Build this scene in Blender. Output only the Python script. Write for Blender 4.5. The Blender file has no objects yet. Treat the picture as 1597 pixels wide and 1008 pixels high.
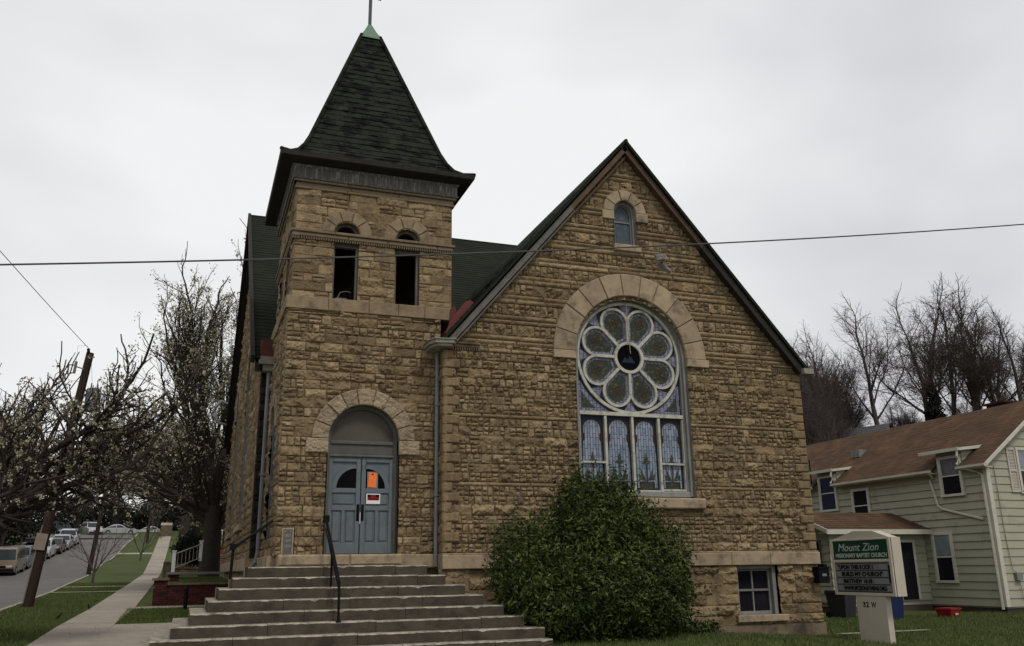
import bpy, math, random
import numpy as np
from mathutils import Vector, Matrix
R=math.radians; PI=math.pi
C=bpy.context.scene.collection
sc=bpy.context.scene
# ------------------------------------------------------------------ camera
yaw,pitch,roll,F=0.348351,0.273600,-0.0139333,1366.32
fw=Vector((math.sin(yaw)*math.cos(pitch),math.cos(yaw)*math.cos(pitch),math.sin(pitch)))
rt=Vector((math.cos(yaw),-math.sin(yaw),0)); up=rt.cross(fw)
r2=rt*math.cos(roll)+up*math.sin(roll); u2=up*math.cos(roll)-rt*math.sin(roll)
cam=bpy.data.cameras.new('camera'); co=bpy.data.objects.new('camera',cam); C.objects.link(co)
co.matrix_world=Matrix(((r2.x,u2.x,-fw.x,0),(r2.y,u2.y,-fw.y,0),(r2.z,u2.z,-fw.z,1.65),(0,0,0,1)))
cam.sensor_fit='HORIZONTAL'; cam.sensor_width=36; cam.lens=F/1597*36; cam.clip_end=2000; cam.clip_start=.1
sc.camera=co
# ------------------------------------------------------------------ sky and light
w=bpy.data.worlds.new('World'); sc.world=w; w.use_nodes=True; nt=w.node_tree; nt.nodes.clear()
N=nt.nodes.new; L=nt.links.new
out=N('ShaderNodeOutputWorld'); bg=N('ShaderNodeBackground')
sky=N('ShaderNodeTexSky'); sky.sky_type='NISHITA'; sky.sun_disc=False; sky.sun_elevation=R(54); sky.sun_rotation=R(168); sky.air_density=1.5; sky.dust_density=3
tc=N('ShaderNodeTexCoord'); mp=N('ShaderNodeMapping'); mp.inputs['Scale'].default_value=(.9,.9,1.7); mp.inputs['Location'].default_value=(.35,.1,.4)
n1=N('ShaderNodeTexNoise'); n1.inputs['Scale'].default_value=1.5; n1.inputs['Detail'].default_value=4; n1.inputs['Roughness'].default_value=.5; n1.inputs['Distortion'].default_value=.1
cr=N('ShaderNodeValToRGB'); e=cr.color_ramp.elements
e[0].position=.34; e[0].color=(.63,.63,.665,1); e[1].position=.60; e[1].color=(.915,.915,.92,1)
m=e=cr.color_ramp.elements.new(.47); m.color=(.79,.79,.81,1)
mx=N('ShaderNodeMix'); mx.data_type='RGBA'; mx.inputs[0].default_value=.965
sk=N('ShaderNodeVectorMath'); sk.operation='SCALE'; sk.inputs['Scale'].default_value=.1
L(tc.outputs['Generated'],mp.inputs['Vector']); L(mp.outputs[0],n1.inputs['Vector']); L(n1.outputs['Fac'],cr.inputs[0])
L(sky.outputs[0],sk.inputs[0]); L(sk.outputs[0],mx.inputs[6]); L(cr.outputs[0],mx.inputs[7])
L(mx.outputs[2],bg.inputs[0]); bg.inputs[1].default_value=1.0; L(bg.outputs[0],out.inputs[0])
sl=bpy.data.lights.new('sun','SUN'); sl.energy=1.5; sl.angle=R(12); sl.color=(1,.96,.9)
so=bpy.data.objects.new('sun',sl); C.objects.link(so); so.rotation_euler=(R(36),0,R(12)); so.location=(0,-20,40)
vs=sc.view_settings; vs.view_transform='Standard'; vs.look='None'; vs.gamma=1; vs.use_curve_mapping=False; vs.exposure=0.0
try: sc.cycles.max_bounces=6; sc.cycles.transparent_max_bounces=8
except Exception: pass
# ------------------------------------------------------------------ helpers
def tag(o,label=None,cat=None,group=None,kind=None):
    if label: o['label']=label
    if cat: o['category']=cat
    if group: o['group']=group
    if kind: o['kind']=kind
    return o
def wl(o):
    v=Vector((0,0,0))
    while o is not None: v=v+o.location; o=o.parent
    return v
def thing(name,label,cat,loc=(0,0,0),rz=0,group=None):
    o=bpy.data.objects.new(name,None); C.objects.link(o); o.location=loc; o.rotation_euler=(0,0,rz); o.empty_display_size=.3
    return tag(o,label,cat,group)
def mkobj(name,me,mat,parent=None,local=False,loc=None):
    """me holds world coordinates unless local"""
    for mm in (mat if isinstance(mat,(list,tuple)) else [mat]): me.materials.append(mm)
    o=bpy.data.objects.new(name,me); C.objects.link(o)
    if loc is not None: me.transform(Matrix.Translation(-Vector(loc))); o.location=loc
    if parent is not None:
        o.parent=parent
        if not local: me.transform(Matrix.Translation(-wl(parent)))
    return o
def np_mesh(name,V,Fc,attrs={},smooth=False):
    me=bpy.data.meshes.new(name); V=np.asarray(V,dtype=np.float32).reshape(-1,3); Fc=np.asarray(Fc,dtype=np.int32); k=Fc.shape[1]; n=len(Fc)
    me.vertices.add(len(V)); me.vertices.foreach_set('co',V.ravel())
    me.loops.add(n*k); me.loops.foreach_set('vertex_index',Fc.ravel())
    me.polygons.add(n); me.polygons.foreach_set('loop_start',np.arange(0,n*k,k,dtype=np.int32))
    me.polygons.foreach_set('use_smooth',np.full(n,smooth))
    for a,v in attrs.items():
        at=me.attributes.new(a,'FLOAT','FACE'); at.data.foreach_set('value',np.asarray(v,dtype=np.float32))
    me.update(calc_edges=True); me.validate(); return me
rnd=random.Random(5)
class MB:
    def __init__(s): s.v=[];s.f=[];s.t=[];s.m=[];s.cur=0
    def face(s,pts,tone=.5):
        n=len(s.v); s.v+= [tuple(p) for p in pts]; s.f.append(tuple(range(n,n+len(pts)))); s.t.append(tone); s.m.append(s.cur)
    def box(s,x0,x1,y0,y1,z0,z1,tone=.5,M=None,ch=0):
        P=[(x,y,z) for z in (z0,z1) for y in (y0,y1) for x in (x0,x1)]
        if M is not None: P=[tuple(M@Vector(p)) for p in P]
        n=len(s.v); s.v+=P
        for f in ((0,2,3,1),(4,5,7,6),(0,1,5,4),(2,6,7,3),(0,4,6,2),(1,3,7,5)): s.f.append(tuple(n+i for i in f)); s.t.append(tone); s.m.append(s.cur)
    def tube(s,path,r,n=8,tone=.5,cap=True):
        path=[Vector(p) for p in path]; rr=r if isinstance(r,(list,tuple)) else [r]*len(path); base=len(s.v)
        for i,p in enumerate(path):
            d=(path[min(i+1,len(path)-1)]-path[max(i-1,0)]).normalized()
            a=d.cross(Vector((0,0,1)) if abs(d.z)<.95 else Vector((1,0,0))).normalized(); b=d.cross(a)
            for k in range(n):
                t=2*PI*(k+.5)/n; s.v.append(tuple(p+(a*math.cos(t)+b*math.sin(t))*rr[i]))
        for i in range(len(path)-1):
            for k in range(n):
                k2=(k+1)%n; s.f.append((base+i*n+k,base+i*n+k2,base+(i+1)*n+k2,base+(i+1)*n+k)); s.t.append(tone); s.m.append(s.cur)
        if cap:
            s.f.append(tuple(base+k for k in range(n))); s.t.append(tone); s.m.append(s.cur)
            e=base+(len(path)-1)*n; s.f.append(tuple(e+k for k in range(n))); s.t.append(tone); s.m.append(s.cur)
    def prism(s,poly,fn,d0,d1,tone=.5,caps=True):
        """poly of (u,z); fn(u,z,d)->xyz"""
        n=len(poly)
        if caps: s.face([fn(u,z,d1) for u,z in poly],tone); s.face([fn(u,z,d0) for u,z in poly[::-1]],tone)
        for i in range(n):
            a,b=poly[i],poly[(i+1)%n]
            s.face([fn(*a,d0),fn(*b,d0),fn(*b,d1),fn(*a,d1)],tone)
    def band(s,outer,inner,fn,d0,d1,closed=False,tone=.5):
        n=len(outer); rg=range(n) if closed else range(n-1)
        for i in rg:
            j=(i+1)%n; o1,o2,i1,i2=outer[i],outer[j],inner[i],inner[j]
            s.face([fn(*o1,d1),fn(*o2,d1),fn(*i2,d1),fn(*i1,d1)],tone)
            s.face([fn(*o1,d0),fn(*o2,d0),fn(*o2,d1),fn(*o1,d1)],tone)
            s.face([fn(*i1,d0),fn(*i2,d0),fn(*i2,d1),fn(*i1,d1)],tone)
        if not closed:
            for i in (0,n-1): s.face([fn(*outer[i],d0),fn(*outer[i],d1),fn(*inner[i],d1),fn(*inner[i],d0)],tone)
    def lap(s,A,B,D,E_,rows,seg,t,out,tone=(.3,.7),jit=.004,rng=rnd):
        """lapped rows: A,B lower corners, D,E_ upper corners; out= outward normal"""
        A,B,D,E_,out=map(Vector,(A,B,D,E_,out))
        for i in range(rows):
            f0,f1=i/rows,(i+1)/rows; a=A.lerp(D,f0); b=B.lerp(E_,f0); c=B.lerp(E_,f1); d=A.lerp(D,f1)
            wd=(b-a).length; n=max(1,int(round(wd/seg))); off=rng.random()/n
            cuts=[0]+[min(.999,max(.001,(k+off)/n)) for k in range(n) if k+off>0.02]+[1]; cuts=sorted(set(cuts))
            for k in range(len(cuts)-1):
                p,q=cuts[k],cuts[k+1]; o0=out*(t+rng.uniform(-jit,jit)); tn=rng.uniform(*tone)
                l0,l1=a.lerp(b,p),a.lerp(b,q); h0,h1=d.lerp(c,p),d.lerp(c,q)
                s.face([l0+o0,l1+o0,h1+out*.001,h0+out*.001],tn); s.face([l0-out*.002,l1-out*.002,l1+o0,l0+o0],tn)
    def build(s,name,mat,parent=None,local=False,loc=None,smooth=False):
        me=bpy.data.meshes.new(name); me.from_pydata(s.v,[],s.f); me.polygons.foreach_set('material_index',s.m)
        if smooth: me.polygons.foreach_set('use_smooth',[True]*len(s.f))
        at=me.attributes.new('tone','FLOAT','FACE'); at.data.foreach_set('value',s.t); me.update()
        return mkobj(name,me,mat,parent,local,loc)
def one(fnc,name,mat,parent=None,**k):
    b=MB(); fnc(b); return b.build(name,mat,parent,**k)
# ------------------------------------------------------------------ materials
def mat(name,c1,c2=None,rough=.8,scale=3,var=.5,bump=0,bscale=30,metal=0,spec=.15,tone=.35,stretch=(1,1,1),detail=6,dirt=None,emit=None):
    m=bpy.data.materials.new(name); m.use_nodes=True; t=m.node_tree; b=t.nodes['Principled BSDF']; n=t.nodes.new; l=t.links.new
    b.inputs['Roughness'].default_value=rough; b.inputs['Metallic'].default_value=metal; b.inputs['Specular IOR Level'].default_value=spec
    c2=c2 or tuple(x*.7 for x in c1)
    tcn=n('ShaderNodeTexCoord'); mpn=n('ShaderNodeMapping'); mpn.inputs['Scale'].default_value=stretch; l(tcn.outputs['Object'],mpn.inputs[0])
    no=n('ShaderNodeTexNoise'); no.inputs['Scale'].default_value=scale; no.inputs['Detail'].default_value=detail; no.inputs['Roughness'].default_value=.62; l(mpn.outputs[0],no.inputs[0])
    rp=n('ShaderNodeMapRange'); rp.inputs[1].default_value=.5-.25*1; rp.inputs[2].default_value=.75; l(no.outputs['Fac'],rp.inputs[0])
    mi=n('ShaderNodeMix'); mi.data_type='RGBA'; mi.inputs[6].default_value=(*c1,1); mi.inputs[7].default_value=(*c2,1); l(rp.outputs[0],mi.inputs[0])
    a=n('ShaderNodeAttribute'); a.attribute_name='tone'
    mr=n('ShaderNodeMapRange'); mr.inputs[3].default_value=1-tone; mr.inputs[4].default_value=1+tone; l(a.outputs['Fac'],mr.inputs[0])
    vm=n('ShaderNodeVectorMath'); vm.operation='SCALE'; l(mi.outputs[2],vm.inputs[0]); l(mr.outputs[0],vm.inputs['Scale'])
    last=vm.outputs[0]
    if dirt:
        dc,ds,lo,hi,st=dirt
        mp2=n('ShaderNodeMapping'); mp2.inputs['Scale'].default_value=st; l(tcn.outputs['Object'],mp2.inputs[0])
        nd=n('ShaderNodeTexNoise'); nd.inputs['Scale'].default_value=ds; nd.inputs['Detail'].default_value=8; nd.inputs['Roughness'].default_value=.7; l(mp2.outputs[0],nd.inputs[0])
        dr=n('ShaderNodeMapRange'); dr.inputs[1].default_value=lo; dr.inputs[2].default_value=hi; l(nd.outputs['Fac'],dr.inputs[0])
        dm=n('ShaderNodeMix'); dm.data_type='RGBA'; dm.inputs[7].default_value=(*dc,1); l(dr.outputs[0],dm.inputs[0]); l(last,dm.inputs[6]); last=dm.outputs[2]
    l(last,b.inputs['Base Color'])
    if bump:
        nb=n('ShaderNodeTexNoise'); nb.inputs['Scale'].default_value=bscale; nb.inputs['Detail'].default_value=5; l(mpn.outputs[0],nb.inputs[0])
        bp=n('ShaderNodeBump'); bp.inputs['Strength'].default_value=bump; bp.inputs['Distance'].default_value=.02 if bump<.9 else .09; l(nb.outputs['Fac'],bp.inputs['Height']); l(bp.outputs[0],b.inputs['Normal'])
    if emit: b.inputs['Emission Color'].default_value=(*emit[0],1); b.inputs['Emission Strength'].default_value=emit[1]
    return m
def glassm(name,c,rough=.12,spec=.18):
    return mat(name,c,tuple(x*.6 for x in c),rough=rough,spec=spec,scale=2,tone=.2)
def stone_mat(name,cols,mortar,dark=.6,dlo=.52,dhi=.72):
    m=bpy.data.materials.new(name); m.use_nodes=True; t=m.node_tree; b=t.nodes['Principled BSDF']; n=t.nodes.new; l=t.links.new
    b.inputs['Roughness'].default_value=.93; b.inputs['Specular IOR Level'].default_value=.08
    a=n('ShaderNodeAttribute'); a.attribute_name='tone'; rp=n('ShaderNodeValToRGB'); l(a.outputs['Fac'],rp.inputs[0])
    el=rp.color_ramp.elements; el[0].color=(*cols[0],1); el[1].color=(*cols[-1],1)
    for i,c in enumerate(cols[1:-1]): q=el.new((i+1)/(len(cols)-1)); q.color=(*c,1)
    tcn=n('ShaderNodeTexCoord')
    n1=n('ShaderNodeTexNoise'); n1.inputs['Scale'].default_value=9; n1.inputs['Detail'].default_value=8; n1.inputs['Roughness'].default_value=.7; l(tcn.outputs['Object'],n1.inputs[0])
    m1=n('ShaderNodeMapRange'); m1.inputs[1].default_value=.25; m1.inputs[2].default_value=.75; m1.inputs[3].default_value=.68; m1.inputs[4].default_value=1.32; l(n1.outputs['Fac'],m1.inputs[0])
    s1=n('ShaderNodeVectorMath'); s1.operation='SCALE'; l(rp.outputs[0],s1.inputs[0]); l(m1.outputs[0],s1.inputs['Scale'])
    # soot and weather stains
    n2=n('ShaderNodeTexNoise'); n2.inputs['Scale'].default_value=.9; n2.inputs['Detail'].default_value=9; n2.inputs['Roughness'].default_value=.74; mps=n('ShaderNodeMapping'); mps.inputs['Scale'].default_value=(1.9,1.9,.6); l(tcn.outputs['Object'],mps.inputs[0]); l(mps.outputs[0],n2.inputs[0])
    m2=n('ShaderNodeMapRange'); m2.inputs[1].default_value=dlo; m2.inputs[2].default_value=dhi; m2.inputs[4].default_value=dark; l(n2.outputs['Fac'],m2.inputs[0])
    mm=n('ShaderNodeMix'); mm.data_type='RGBA'; mm.inputs[7].default_value=(.055,.042,.030,1); l(m2.outputs[0],mm.inputs[0]); l(s1.outputs[0],mm.inputs[6])
    j=n('ShaderNodeAttribute'); j.attribute_name='joint'; mj=n('ShaderNodeMix'); mj.data_type='RGBA'; mj.inputs[7].default_value=(*mortar,1); l(j.outputs['Fac'],mj.inputs[0]); l(mm.outputs[2],mj.inputs[6])
    l(mj.outputs[2],b.inputs['Base Color'])
    n3=n('ShaderNodeTexNoise'); n3.inputs['Scale'].default_value=28; n3.inputs['Detail'].default_value=6; l(tcn.outputs['Object'],n3.inputs[0])
    bp=n('ShaderNodeBump'); bp.inputs['Strength'].default_value=.55; bp.inputs['Distance'].default_value=.03; l(n3.outputs['Fac'],bp.inputs['Height']); l(bp.outputs[0],b.inputs['Normal'])
    return m
M={}
M['stone']=stone_mat('sandstone',[(.135,.096,.056),(.180,.131,.074),(.205,.149,.084),(.225,.166,.094),(.285,.213,.125)],(.18,.138,.088),dark=.72,dlo=.49,dhi=.70)
M['trimstone']=mat('dressed_stone',(.345,.27,.18),(.24,.185,.12),rough=.9,scale=4,bump=.3,tone=.22,dirt=((.10,.08,.06),2.6,.48,.70,(1,1,1)))
M['voussoir']=mat('voussoir_stone',(.34,.27,.18),(.22,.17,.115),rough=.95,scale=9,bump=1.0,bscale=11,tone=.25,dirt=((.13,.10,.07),3.2,.5,.75,(1,1,1)))
M['darkstone']=mat('stained_stone',(.20,.155,.10),(.12,.09,.062),rough=.95,scale=5,bump=.7,bscale=18,tone=.25,dirt=((.05,.04,.032),1.6,.48,.68,(1,1,1)))
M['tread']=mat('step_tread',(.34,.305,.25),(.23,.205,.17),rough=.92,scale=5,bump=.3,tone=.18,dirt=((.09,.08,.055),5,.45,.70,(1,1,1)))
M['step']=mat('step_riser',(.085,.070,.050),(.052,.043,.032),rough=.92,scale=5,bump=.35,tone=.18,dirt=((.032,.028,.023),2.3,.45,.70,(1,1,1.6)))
M['shingle']=mat('green_shingle',(.027,.030,.022),(.016,.018,.014),rough=.95,scale=3,bump=.3,tone=.3,spec=.04,dirt=((.008,.008,.009),2.2,.50,.58,(1,1,2.2)))
M['shingle2']=mat('green_roofing',(.021,.026,.018),(.015,.018,.013),rough=.95,scale=1.5,bump=.2,tone=.12,spec=.04)
M['leadmetal']=mat('weathered_frieze_metal',(.115,.108,.10),(.06,.052,.05),rough=.75,scale=5,tone=.2,stretch=(6,6,.6),dirt=((.30,.28,.25),5,.50,.70,(5,5,.4)))
M['darkwood']=mat('dark_fascia_wood',(.035,.03,.026),(.02,.017,.015),rough=.8,scale=6,tone=.3)
M['rakegrey']=mat('grey_rake_board',(.15,.14,.13),(.09,.08,.07),rough=.85,scale=4,tone=.25,dirt=((.2,.13,.08),1.2,.55,.7,(1,1,1)))
M['rakebrown']=mat('brown_rake_board',(.12,.078,.048),(.07,.045,.03),rough=.85,scale=5,tone=.3)
M['copper']=mat('green_copper',(.14,.22,.155),(.09,.16,.11),rough=.7,scale=8)
M['ironpole']=mat('grey_iron',(.09,.095,.11),(.06,.062,.07),rough=.6,scale=10)
M['rusty']=mat('rusty_iron',(.09,.035,.03),(.06,.02,.02),rough=.8)
M['redmetal']=mat('red_flashing',(.125,.032,.024),(.07,.025,.022),rough=.6,scale=6,tone=.2)
M['gutter']=mat('pale_gutter_metal',(.27,.255,.22),(.17,.15,.12),rough=.6,scale=7)
M['sillstone']=mat('warm_sill_stone',(.27,.205,.13),(.19,.14,.088),rough=.92,scale=5,bump=.4,tone=.2,dirt=((.09,.07,.05),2.6,.48,.70,(1,1,1)))
M['oldwood']=mat('weathered_frame_wood',(.17,.15,.125),(.09,.078,.063),rough=.9,scale=7,stretch=(1,1,.35))
M['quat']=mat('brown_leading',(.014,.010,.008),(.05,.028,.016),rough=.5,scale=10)
M['beltstone']=mat('belt_stone',(.20,.155,.10),(.13,.10,.065),rough=.95,scale=5,bump=.5,tone=.2)
M['spout']=mat('grey_blue_downspout',(.21,.225,.23),(.15,.15,.145),rough=.55,scale=5,stretch=(1,1,.4))
M['door']=mat('slate_blue_paint',(.125,.147,.162),(.10,.118,.13),rough=.6,scale=4,bump=.1,tone=.12,dirt=((.065,.065,.058),5,.54,.78,(1,1,.4)))
M['doorframe']=mat('grey_door_frame_paint',(.105,.105,.095),(.07,.068,.06),rough=.75,scale=6,tone=.2,stretch=(1,1,.4))
M['lunette']=mat('brown_grey_boarding',(.095,.085,.07),(.065,.057,.047),rough=.8,scale=2.5,tone=.1)
M['blackglass']=glassm('dark_glass',(.003,.003,.004),.1,.04)
M['black']=mat('black_paint',(.006,.006,.007),(.010,.010,.010),rough=.6,spec=.05)
M['steel']=mat('steel',(.5,.5,.5),rough=.35,metal=1)
M['cream']=mat('cream_window_paint',(.47,.46,.385),(.27,.26,.21),rough=.8,scale=7,bump=.2,tone=.15,dirt=((.16,.14,.11),7,.55,.75,(1,1,1)))
M['greyframe']=mat('weathered_grey_frame',(.22,.225,.21),(.13,.125,.115),rough=.85,scale=7,tone=.25,stretch=(1,1,.35),dirt=((.10,.15,.17),5,.6,.7,(1,1,.3)))
M['conc']=mat('foundation_concrete',(.20,.155,.105),(.14,.11,.075),rough=.95,scale=3,bump=.5,dirt=((.06,.047,.037),1.5,.52,.72,(1,1,1)))
def lead_glass(name,c1,c2,c3,rows=.11,width=.035,rough=.25):
    m=bpy.data.materials.new(name); m.use_nodes=True; t=m.node_tree; b=t.nodes['Principled BSDF']; n=t.nodes.new; l=t.links.new
    tcn=n('ShaderNodeTexCoord'); sx=n('ShaderNodeSeparateXYZ'); cx=n('ShaderNodeCombineXYZ'); l(tcn.outputs['Object'],sx.inputs[0]); l(sx.outputs['Z'],cx.inputs[0]); l(sx.outputs['X'],cx.inputs[1])
    br=n('ShaderNodeTexBrick'); br.inputs['Scale'].default_value=1; br.inputs['Brick Width'].default_value=rows*2.4; br.inputs['Row Height'].default_value=width*2; br.inputs['Mortar Size'].default_value=.006; br.offset=.37
    br.inputs['Color1'].default_value=(*c1,1); br.inputs['Color2'].default_value=(*c2,1); br.inputs['Mortar'].default_value=(.015,.015,.02,1); l(cx.outputs[0],br.inputs[0])
    no=n('ShaderNodeTexNoise'); no.inputs['Scale'].default_value=9; l(tcn.outputs['Object'],no.inputs[0]); mr=n('ShaderNodeMapRange'); mr.inputs[1].default_value=.45; mr.inputs[2].default_value=.7; l(no.outputs['Fac'],mr.inputs[0])
    mi=n('ShaderNodeMix'); mi.data_type='RGBA'; mi.blend_type='MULTIPLY'; mi.inputs[7].default_value=(*c3,1); l(mr.outputs[0],mi.inputs[0]); l(br.outputs[0],mi.inputs[6]); l(mi.outputs[2],b.inputs['Base Color'])
    b.inputs['Roughness'].default_value=rough; b.inputs['Specular IOR Level'].default_value=.2; return m
M['lav']=lead_glass('lavender_leaded_glass',(.15,.18,.25),(.27,.29,.36),(.6,.75,.7))
M['lavb']=lead_glass('lavender_border_glass',(.15,.155,.22),(.23,.22,.29),(.55,.65,.7),rows=.06,width=.05)
M['olive']=mat('olive_stained_glass',(.055,.055,.032),(.018,.032,.034),rough=.4,spec=.08,scale=11,dirt=((.12,.11,.06),13,.53,.66,(1,1,1)))
M['navy']=mat('navy_stained_glass',(.026,.034,.056),(.012,.015,.026),rough=.4,spec=.1,scale=14)
M['teal']=mat('teal_stained_glass',(.07,.10,.105),(.04,.05,.065),rough=.3,scale=9,dirt=((.12,.12,.17),12,.5,.7,(1,1,.4)))
M['red']=mat('dark_red_glass',(.040,.020,.012),(.02,.012,.008),rough=.4)
def ground_mat(name,c1,c2,c3,sc1=.6,sc2=14,rough=.95,bump=.6,bs=60):
    m=mat(name,c1,c2,rough=rough,scale=sc2,bump=bump,bscale=bs,tone=.12,dirt=(c3,sc1,.50,.72,(1,1,1)),spec=.1); return m
M['grass']=ground_mat('lawn_grass',(.066,.084,.027),(.042,.058,.018),(.085,.075,.038))
M['blade']=mat('grass_blade',(.090,.118,.034),(.058,.082,.022),rough=.8,scale=.8,tone=.5,spec=.15,dirt=((.13,.11,.05),1.1,.52,.70,(1,1,1)))
M['asphalt']=ground_mat('asphalt',(.135,.128,.12),(.10,.096,.09),(.165,.155,.145),sc1=.4,sc2=5,bump=.3,bs=80)
M['walk']=ground_mat('sidewalk_concrete',(.33,.29,.24),(.25,.22,.18),(.20,.175,.145),sc1=.5,sc2=6,bump=.25,bs=50)
M['wood']=mat('pole_wood',(.042,.026,.02),(.024,.015,.012),rough=.9,scale=6,stretch=(4,4,.4),bump=.3)
M['bark']=mat('tree_bark',(.050,.040,.034),(.028,.022,.019),rough=.95,scale=12,bump=.6,tone=.2,spec=.1)
M['bark2']=mat('bare_tree_bark',(.085,.068,.060),(.055,.044,.040),rough=.95,scale=4,tone=.2,spec=.1)
M['blossom']=mat('blossom',(.36,.34,.25),(.20,.185,.11),rough=.8,scale=2,tone=.45,spec=.1)
M['budleaf']=mat('young_leaf',(.12,.12,.07),(.07,.07,.04),rough=.8,scale=3,tone=.6,spec=.1)
M['leaf']=mat('laurel_leaf',(.070,.088,.018),(.016,.030,.007),rough=.5,scale=1.6,tone=.75,spec=.16,detail=3)
M['conifer']=mat('conifer_needles',(.018,.022,.015),(.012,.014,.01),rough=.9,tone=.4,spec=.1)
def split_by(o,key):
    me=o.data; mw=wl(o.parent) if o.parent else Vector((0,0,0)); g={}
    tn=[d.value for d in me.attributes['tone'].data] if 'tone' in me.attributes else None
    for p in me.polygons: g.setdefault(key(p.center+wl(o)),[]).append(p.index)
    for k in sorted(g):
        b=MB()
        for pi in g[k]: b.face([me.vertices[v].co+wl(o) for v in me.polygons[pi].vertices],tn[pi] if tn else .5)
        b.build(o.name.split('.')[0],list(me.materials),o.parent)
    bpy.data.objects.remove(o)
# ------------------------------------------------------------------ terrain
GY=np.array([-40,0,12,20,24,30,48,73,78,91.5,102,108,127,131,140,175,260]); GZ=np.array([0,0,.12,.33,.45,.67,1.05,1.6,1.95,3.1,4.15,4.8,6.4,6.9,7.6,9.5,12.])
def sstep(a,b,x): t=np.clip((x-a)/(b-a),0,1); return t*t*(3-2*t)
def gz(x,y):
    x=np.asarray(x,dtype=float); y=np.asarray(y,dtype=float)
    g=np.interp(y,GY,GZ); f=1-sstep(9,15,x)*(1-sstep(38,60,y)*.5)
    g=g*f
    # raised lawn behind the brick wall
    g=g+ sstep(31.15,31.3,y)*(1-sstep(52,70,y))*sstep(-.9,-.8,x)*(1-sstep(14,18,x))*.62
    # wooded hill to the right and a bank to the left
    g=g+ sstep(42,78,y+.25*(x-30))*sstep(22,60,x)*11+ sstep(60,110,x)*6*sstep(10,60,y)
    g=g+ (1-sstep(-40,-17,x))*sstep(20,60,y)*3
    return g
def road_r(y): return float(np.interp(y,[-60,20,31,43,53,74,84,92,130,200],[-4.9,-4.95,-5.1,-5.4,-5.9,-6.8,-6.8,-6.5,-6.5,-7]))
def road_l(y): return road_r(y)-np.interp(y,[0,60,75,95,200],[9,8.2,7.4,7.2,7.6])
def walk_l(y): return float(np.interp(y,[-60,24,30,48,73,95,107,135,200],[-2.75,-2.75,-2.55,-2.7,-2.95,-3.15,-3.25,-3.6,-4.2]))
def walk_w(y): return float(np.interp(y,[0,75,130],[1.22,1.22,1.4]))
xs=np.unique(np.concatenate([np.linspace(-160,-20,15),np.linspace(-20,20,121),np.linspace(20,60,41),np.linspace(60,300,25),[-.92,-.88,-.84,-.8]]))
ys=np.unique(np.concatenate([np.linspace(-60,14,12),np.linspace(14,45,125),np.linspace(45,150,106),np.linspace(150,500,20),[31.14,31.2,31.25,31.3]]))
XX,YY=np.meshgrid(xs,ys); ZZ=gz(XX,YY)
# the ground drops a step below the road
rr_=np.interp(YY,[-60,20,31,43,53,74,84,92,130,200],[-4.9,-4.95,-5.1,-5.4,-5.9,-6.8,-6.8,-6.5,-6.5,-7]); rl_=rr_-np.interp(YY,[0,60,75,95,200],[9,8.2,7.4,7.2,7.6])
inroad=(XX<rr_-.1)&(XX>rl_+.1)&(YY<131); ZZ=ZZ-np.where(inroad,.25,0)
nx,ny=len(xs),len(ys); idx=np.arange(nx*ny).reshape(ny,nx)
Q=np.stack([idx[:-1,:-1],idx[:-1,1:],idx[1:,1:],idx[1:,:-1]],-1).reshape(-1,4)
me=np_mesh('ground',np.stack([XX,YY,ZZ],-1),Q,{'tone':np.full(len(Q),.5)},smooth=True); o=mkobj('ground',me,M['grass']); tag(o,kind='structure')
def ribbon(name,left,right,y0,y1,step,dz,mt,joints=None,edge=.0):
    b=MB(); yy=[y0+i*step for i in range(int((y1-y0)/step)+1)]
    for i in range(len(yy)-1):
        a,c=yy[i],yy[i+1]; g=.012 if joints else 0
        tn=rnd.uniform(.2,.8) if joints else .5
        xl0,xr0,xl1,xr1=left(a),right(a),left(c),right(c); n=6 if xr0-xl0>3 else 1
        for k in range(n):
            f0,f1=k/n,(k+1)/n
            P=[(xl0+(xr0-xl0)*f0,a+g),(xl0+(xr0-xl0)*f1,a+g),(xl1+(xr1-xl1)*f1,c-g),(xl1+(xr1-xl1)*f0,c-g)]
            b.face([(p[0],p[1],float(gz(p[0],p[1]))+dz) for p in P],tn)
        if edge:
            for x0,x1 in ((xl0,xl1),(xr0,xr1)): b.face([(x0,a+g,float(gz(x0,a))+dz),(x1,c-g,float(gz(x1,c))+dz),(x1,c-g,float(gz(x1,c))-edge),(x0,a+g,float(gz(x0,a))-edge)],tn)
    o=b.build(name,mt); tag(o,kind='structure'); return o
ribbon('road',road_l,road_r,-40,131,1.5,-.11,M['asphalt'])
ribbon('kerb',lambda y:road_r(y)-.0,lambda y:road_r(y)+.15,-40,131,1.5,.012,M['walk'],edge=.15)
ribbon('sidewalk',walk_l,lambda y:walk_l(y)+walk_w(y),6,127,1.45,.028,M['walk'],joints=True,edge=.1)
# cross street at the top of the hill
b=MB(); b.face([(-60,117,6.05),(-6.5,122,5.95),(-6.5,131,6.75),(-60,131,7.0)]); tag(b.build('cross_street',M['asphalt']),kind='structure')
def path(name,x0,x1,y0,y1,dz=.022):
    b=MB(); n=max(2,int((x1-x0)/.6)); 
    for i in range(n):
        a,c=x0+(x1-x0)*i/n,x0+(x1-x0)*(i+1)/n
        b.face([(a,y0,float(gz(a,y0))+dz),(c,y0,float(gz(c,y0))+dz),(c,y1,float(gz(c,y1))+dz),(a,y1,float(gz(a,y1))+dz)],.5)
    tag(b.build(name,M['walk']),kind='structure')
path('verge_path',-5.4,-2.66,42.2,43.0); path('verge_path',-5.7,-2.72,48.5,49.4); path('verge_path',-6.4,-3.2,95.5,97.2)
path('side_path',-1.5,2.5,29.3,30.2,.018); path('church_forecourt',-1.52,1.2,6,24.4,.018); path('church_walk',1.2,6.6,6,16.2,.016)
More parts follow.
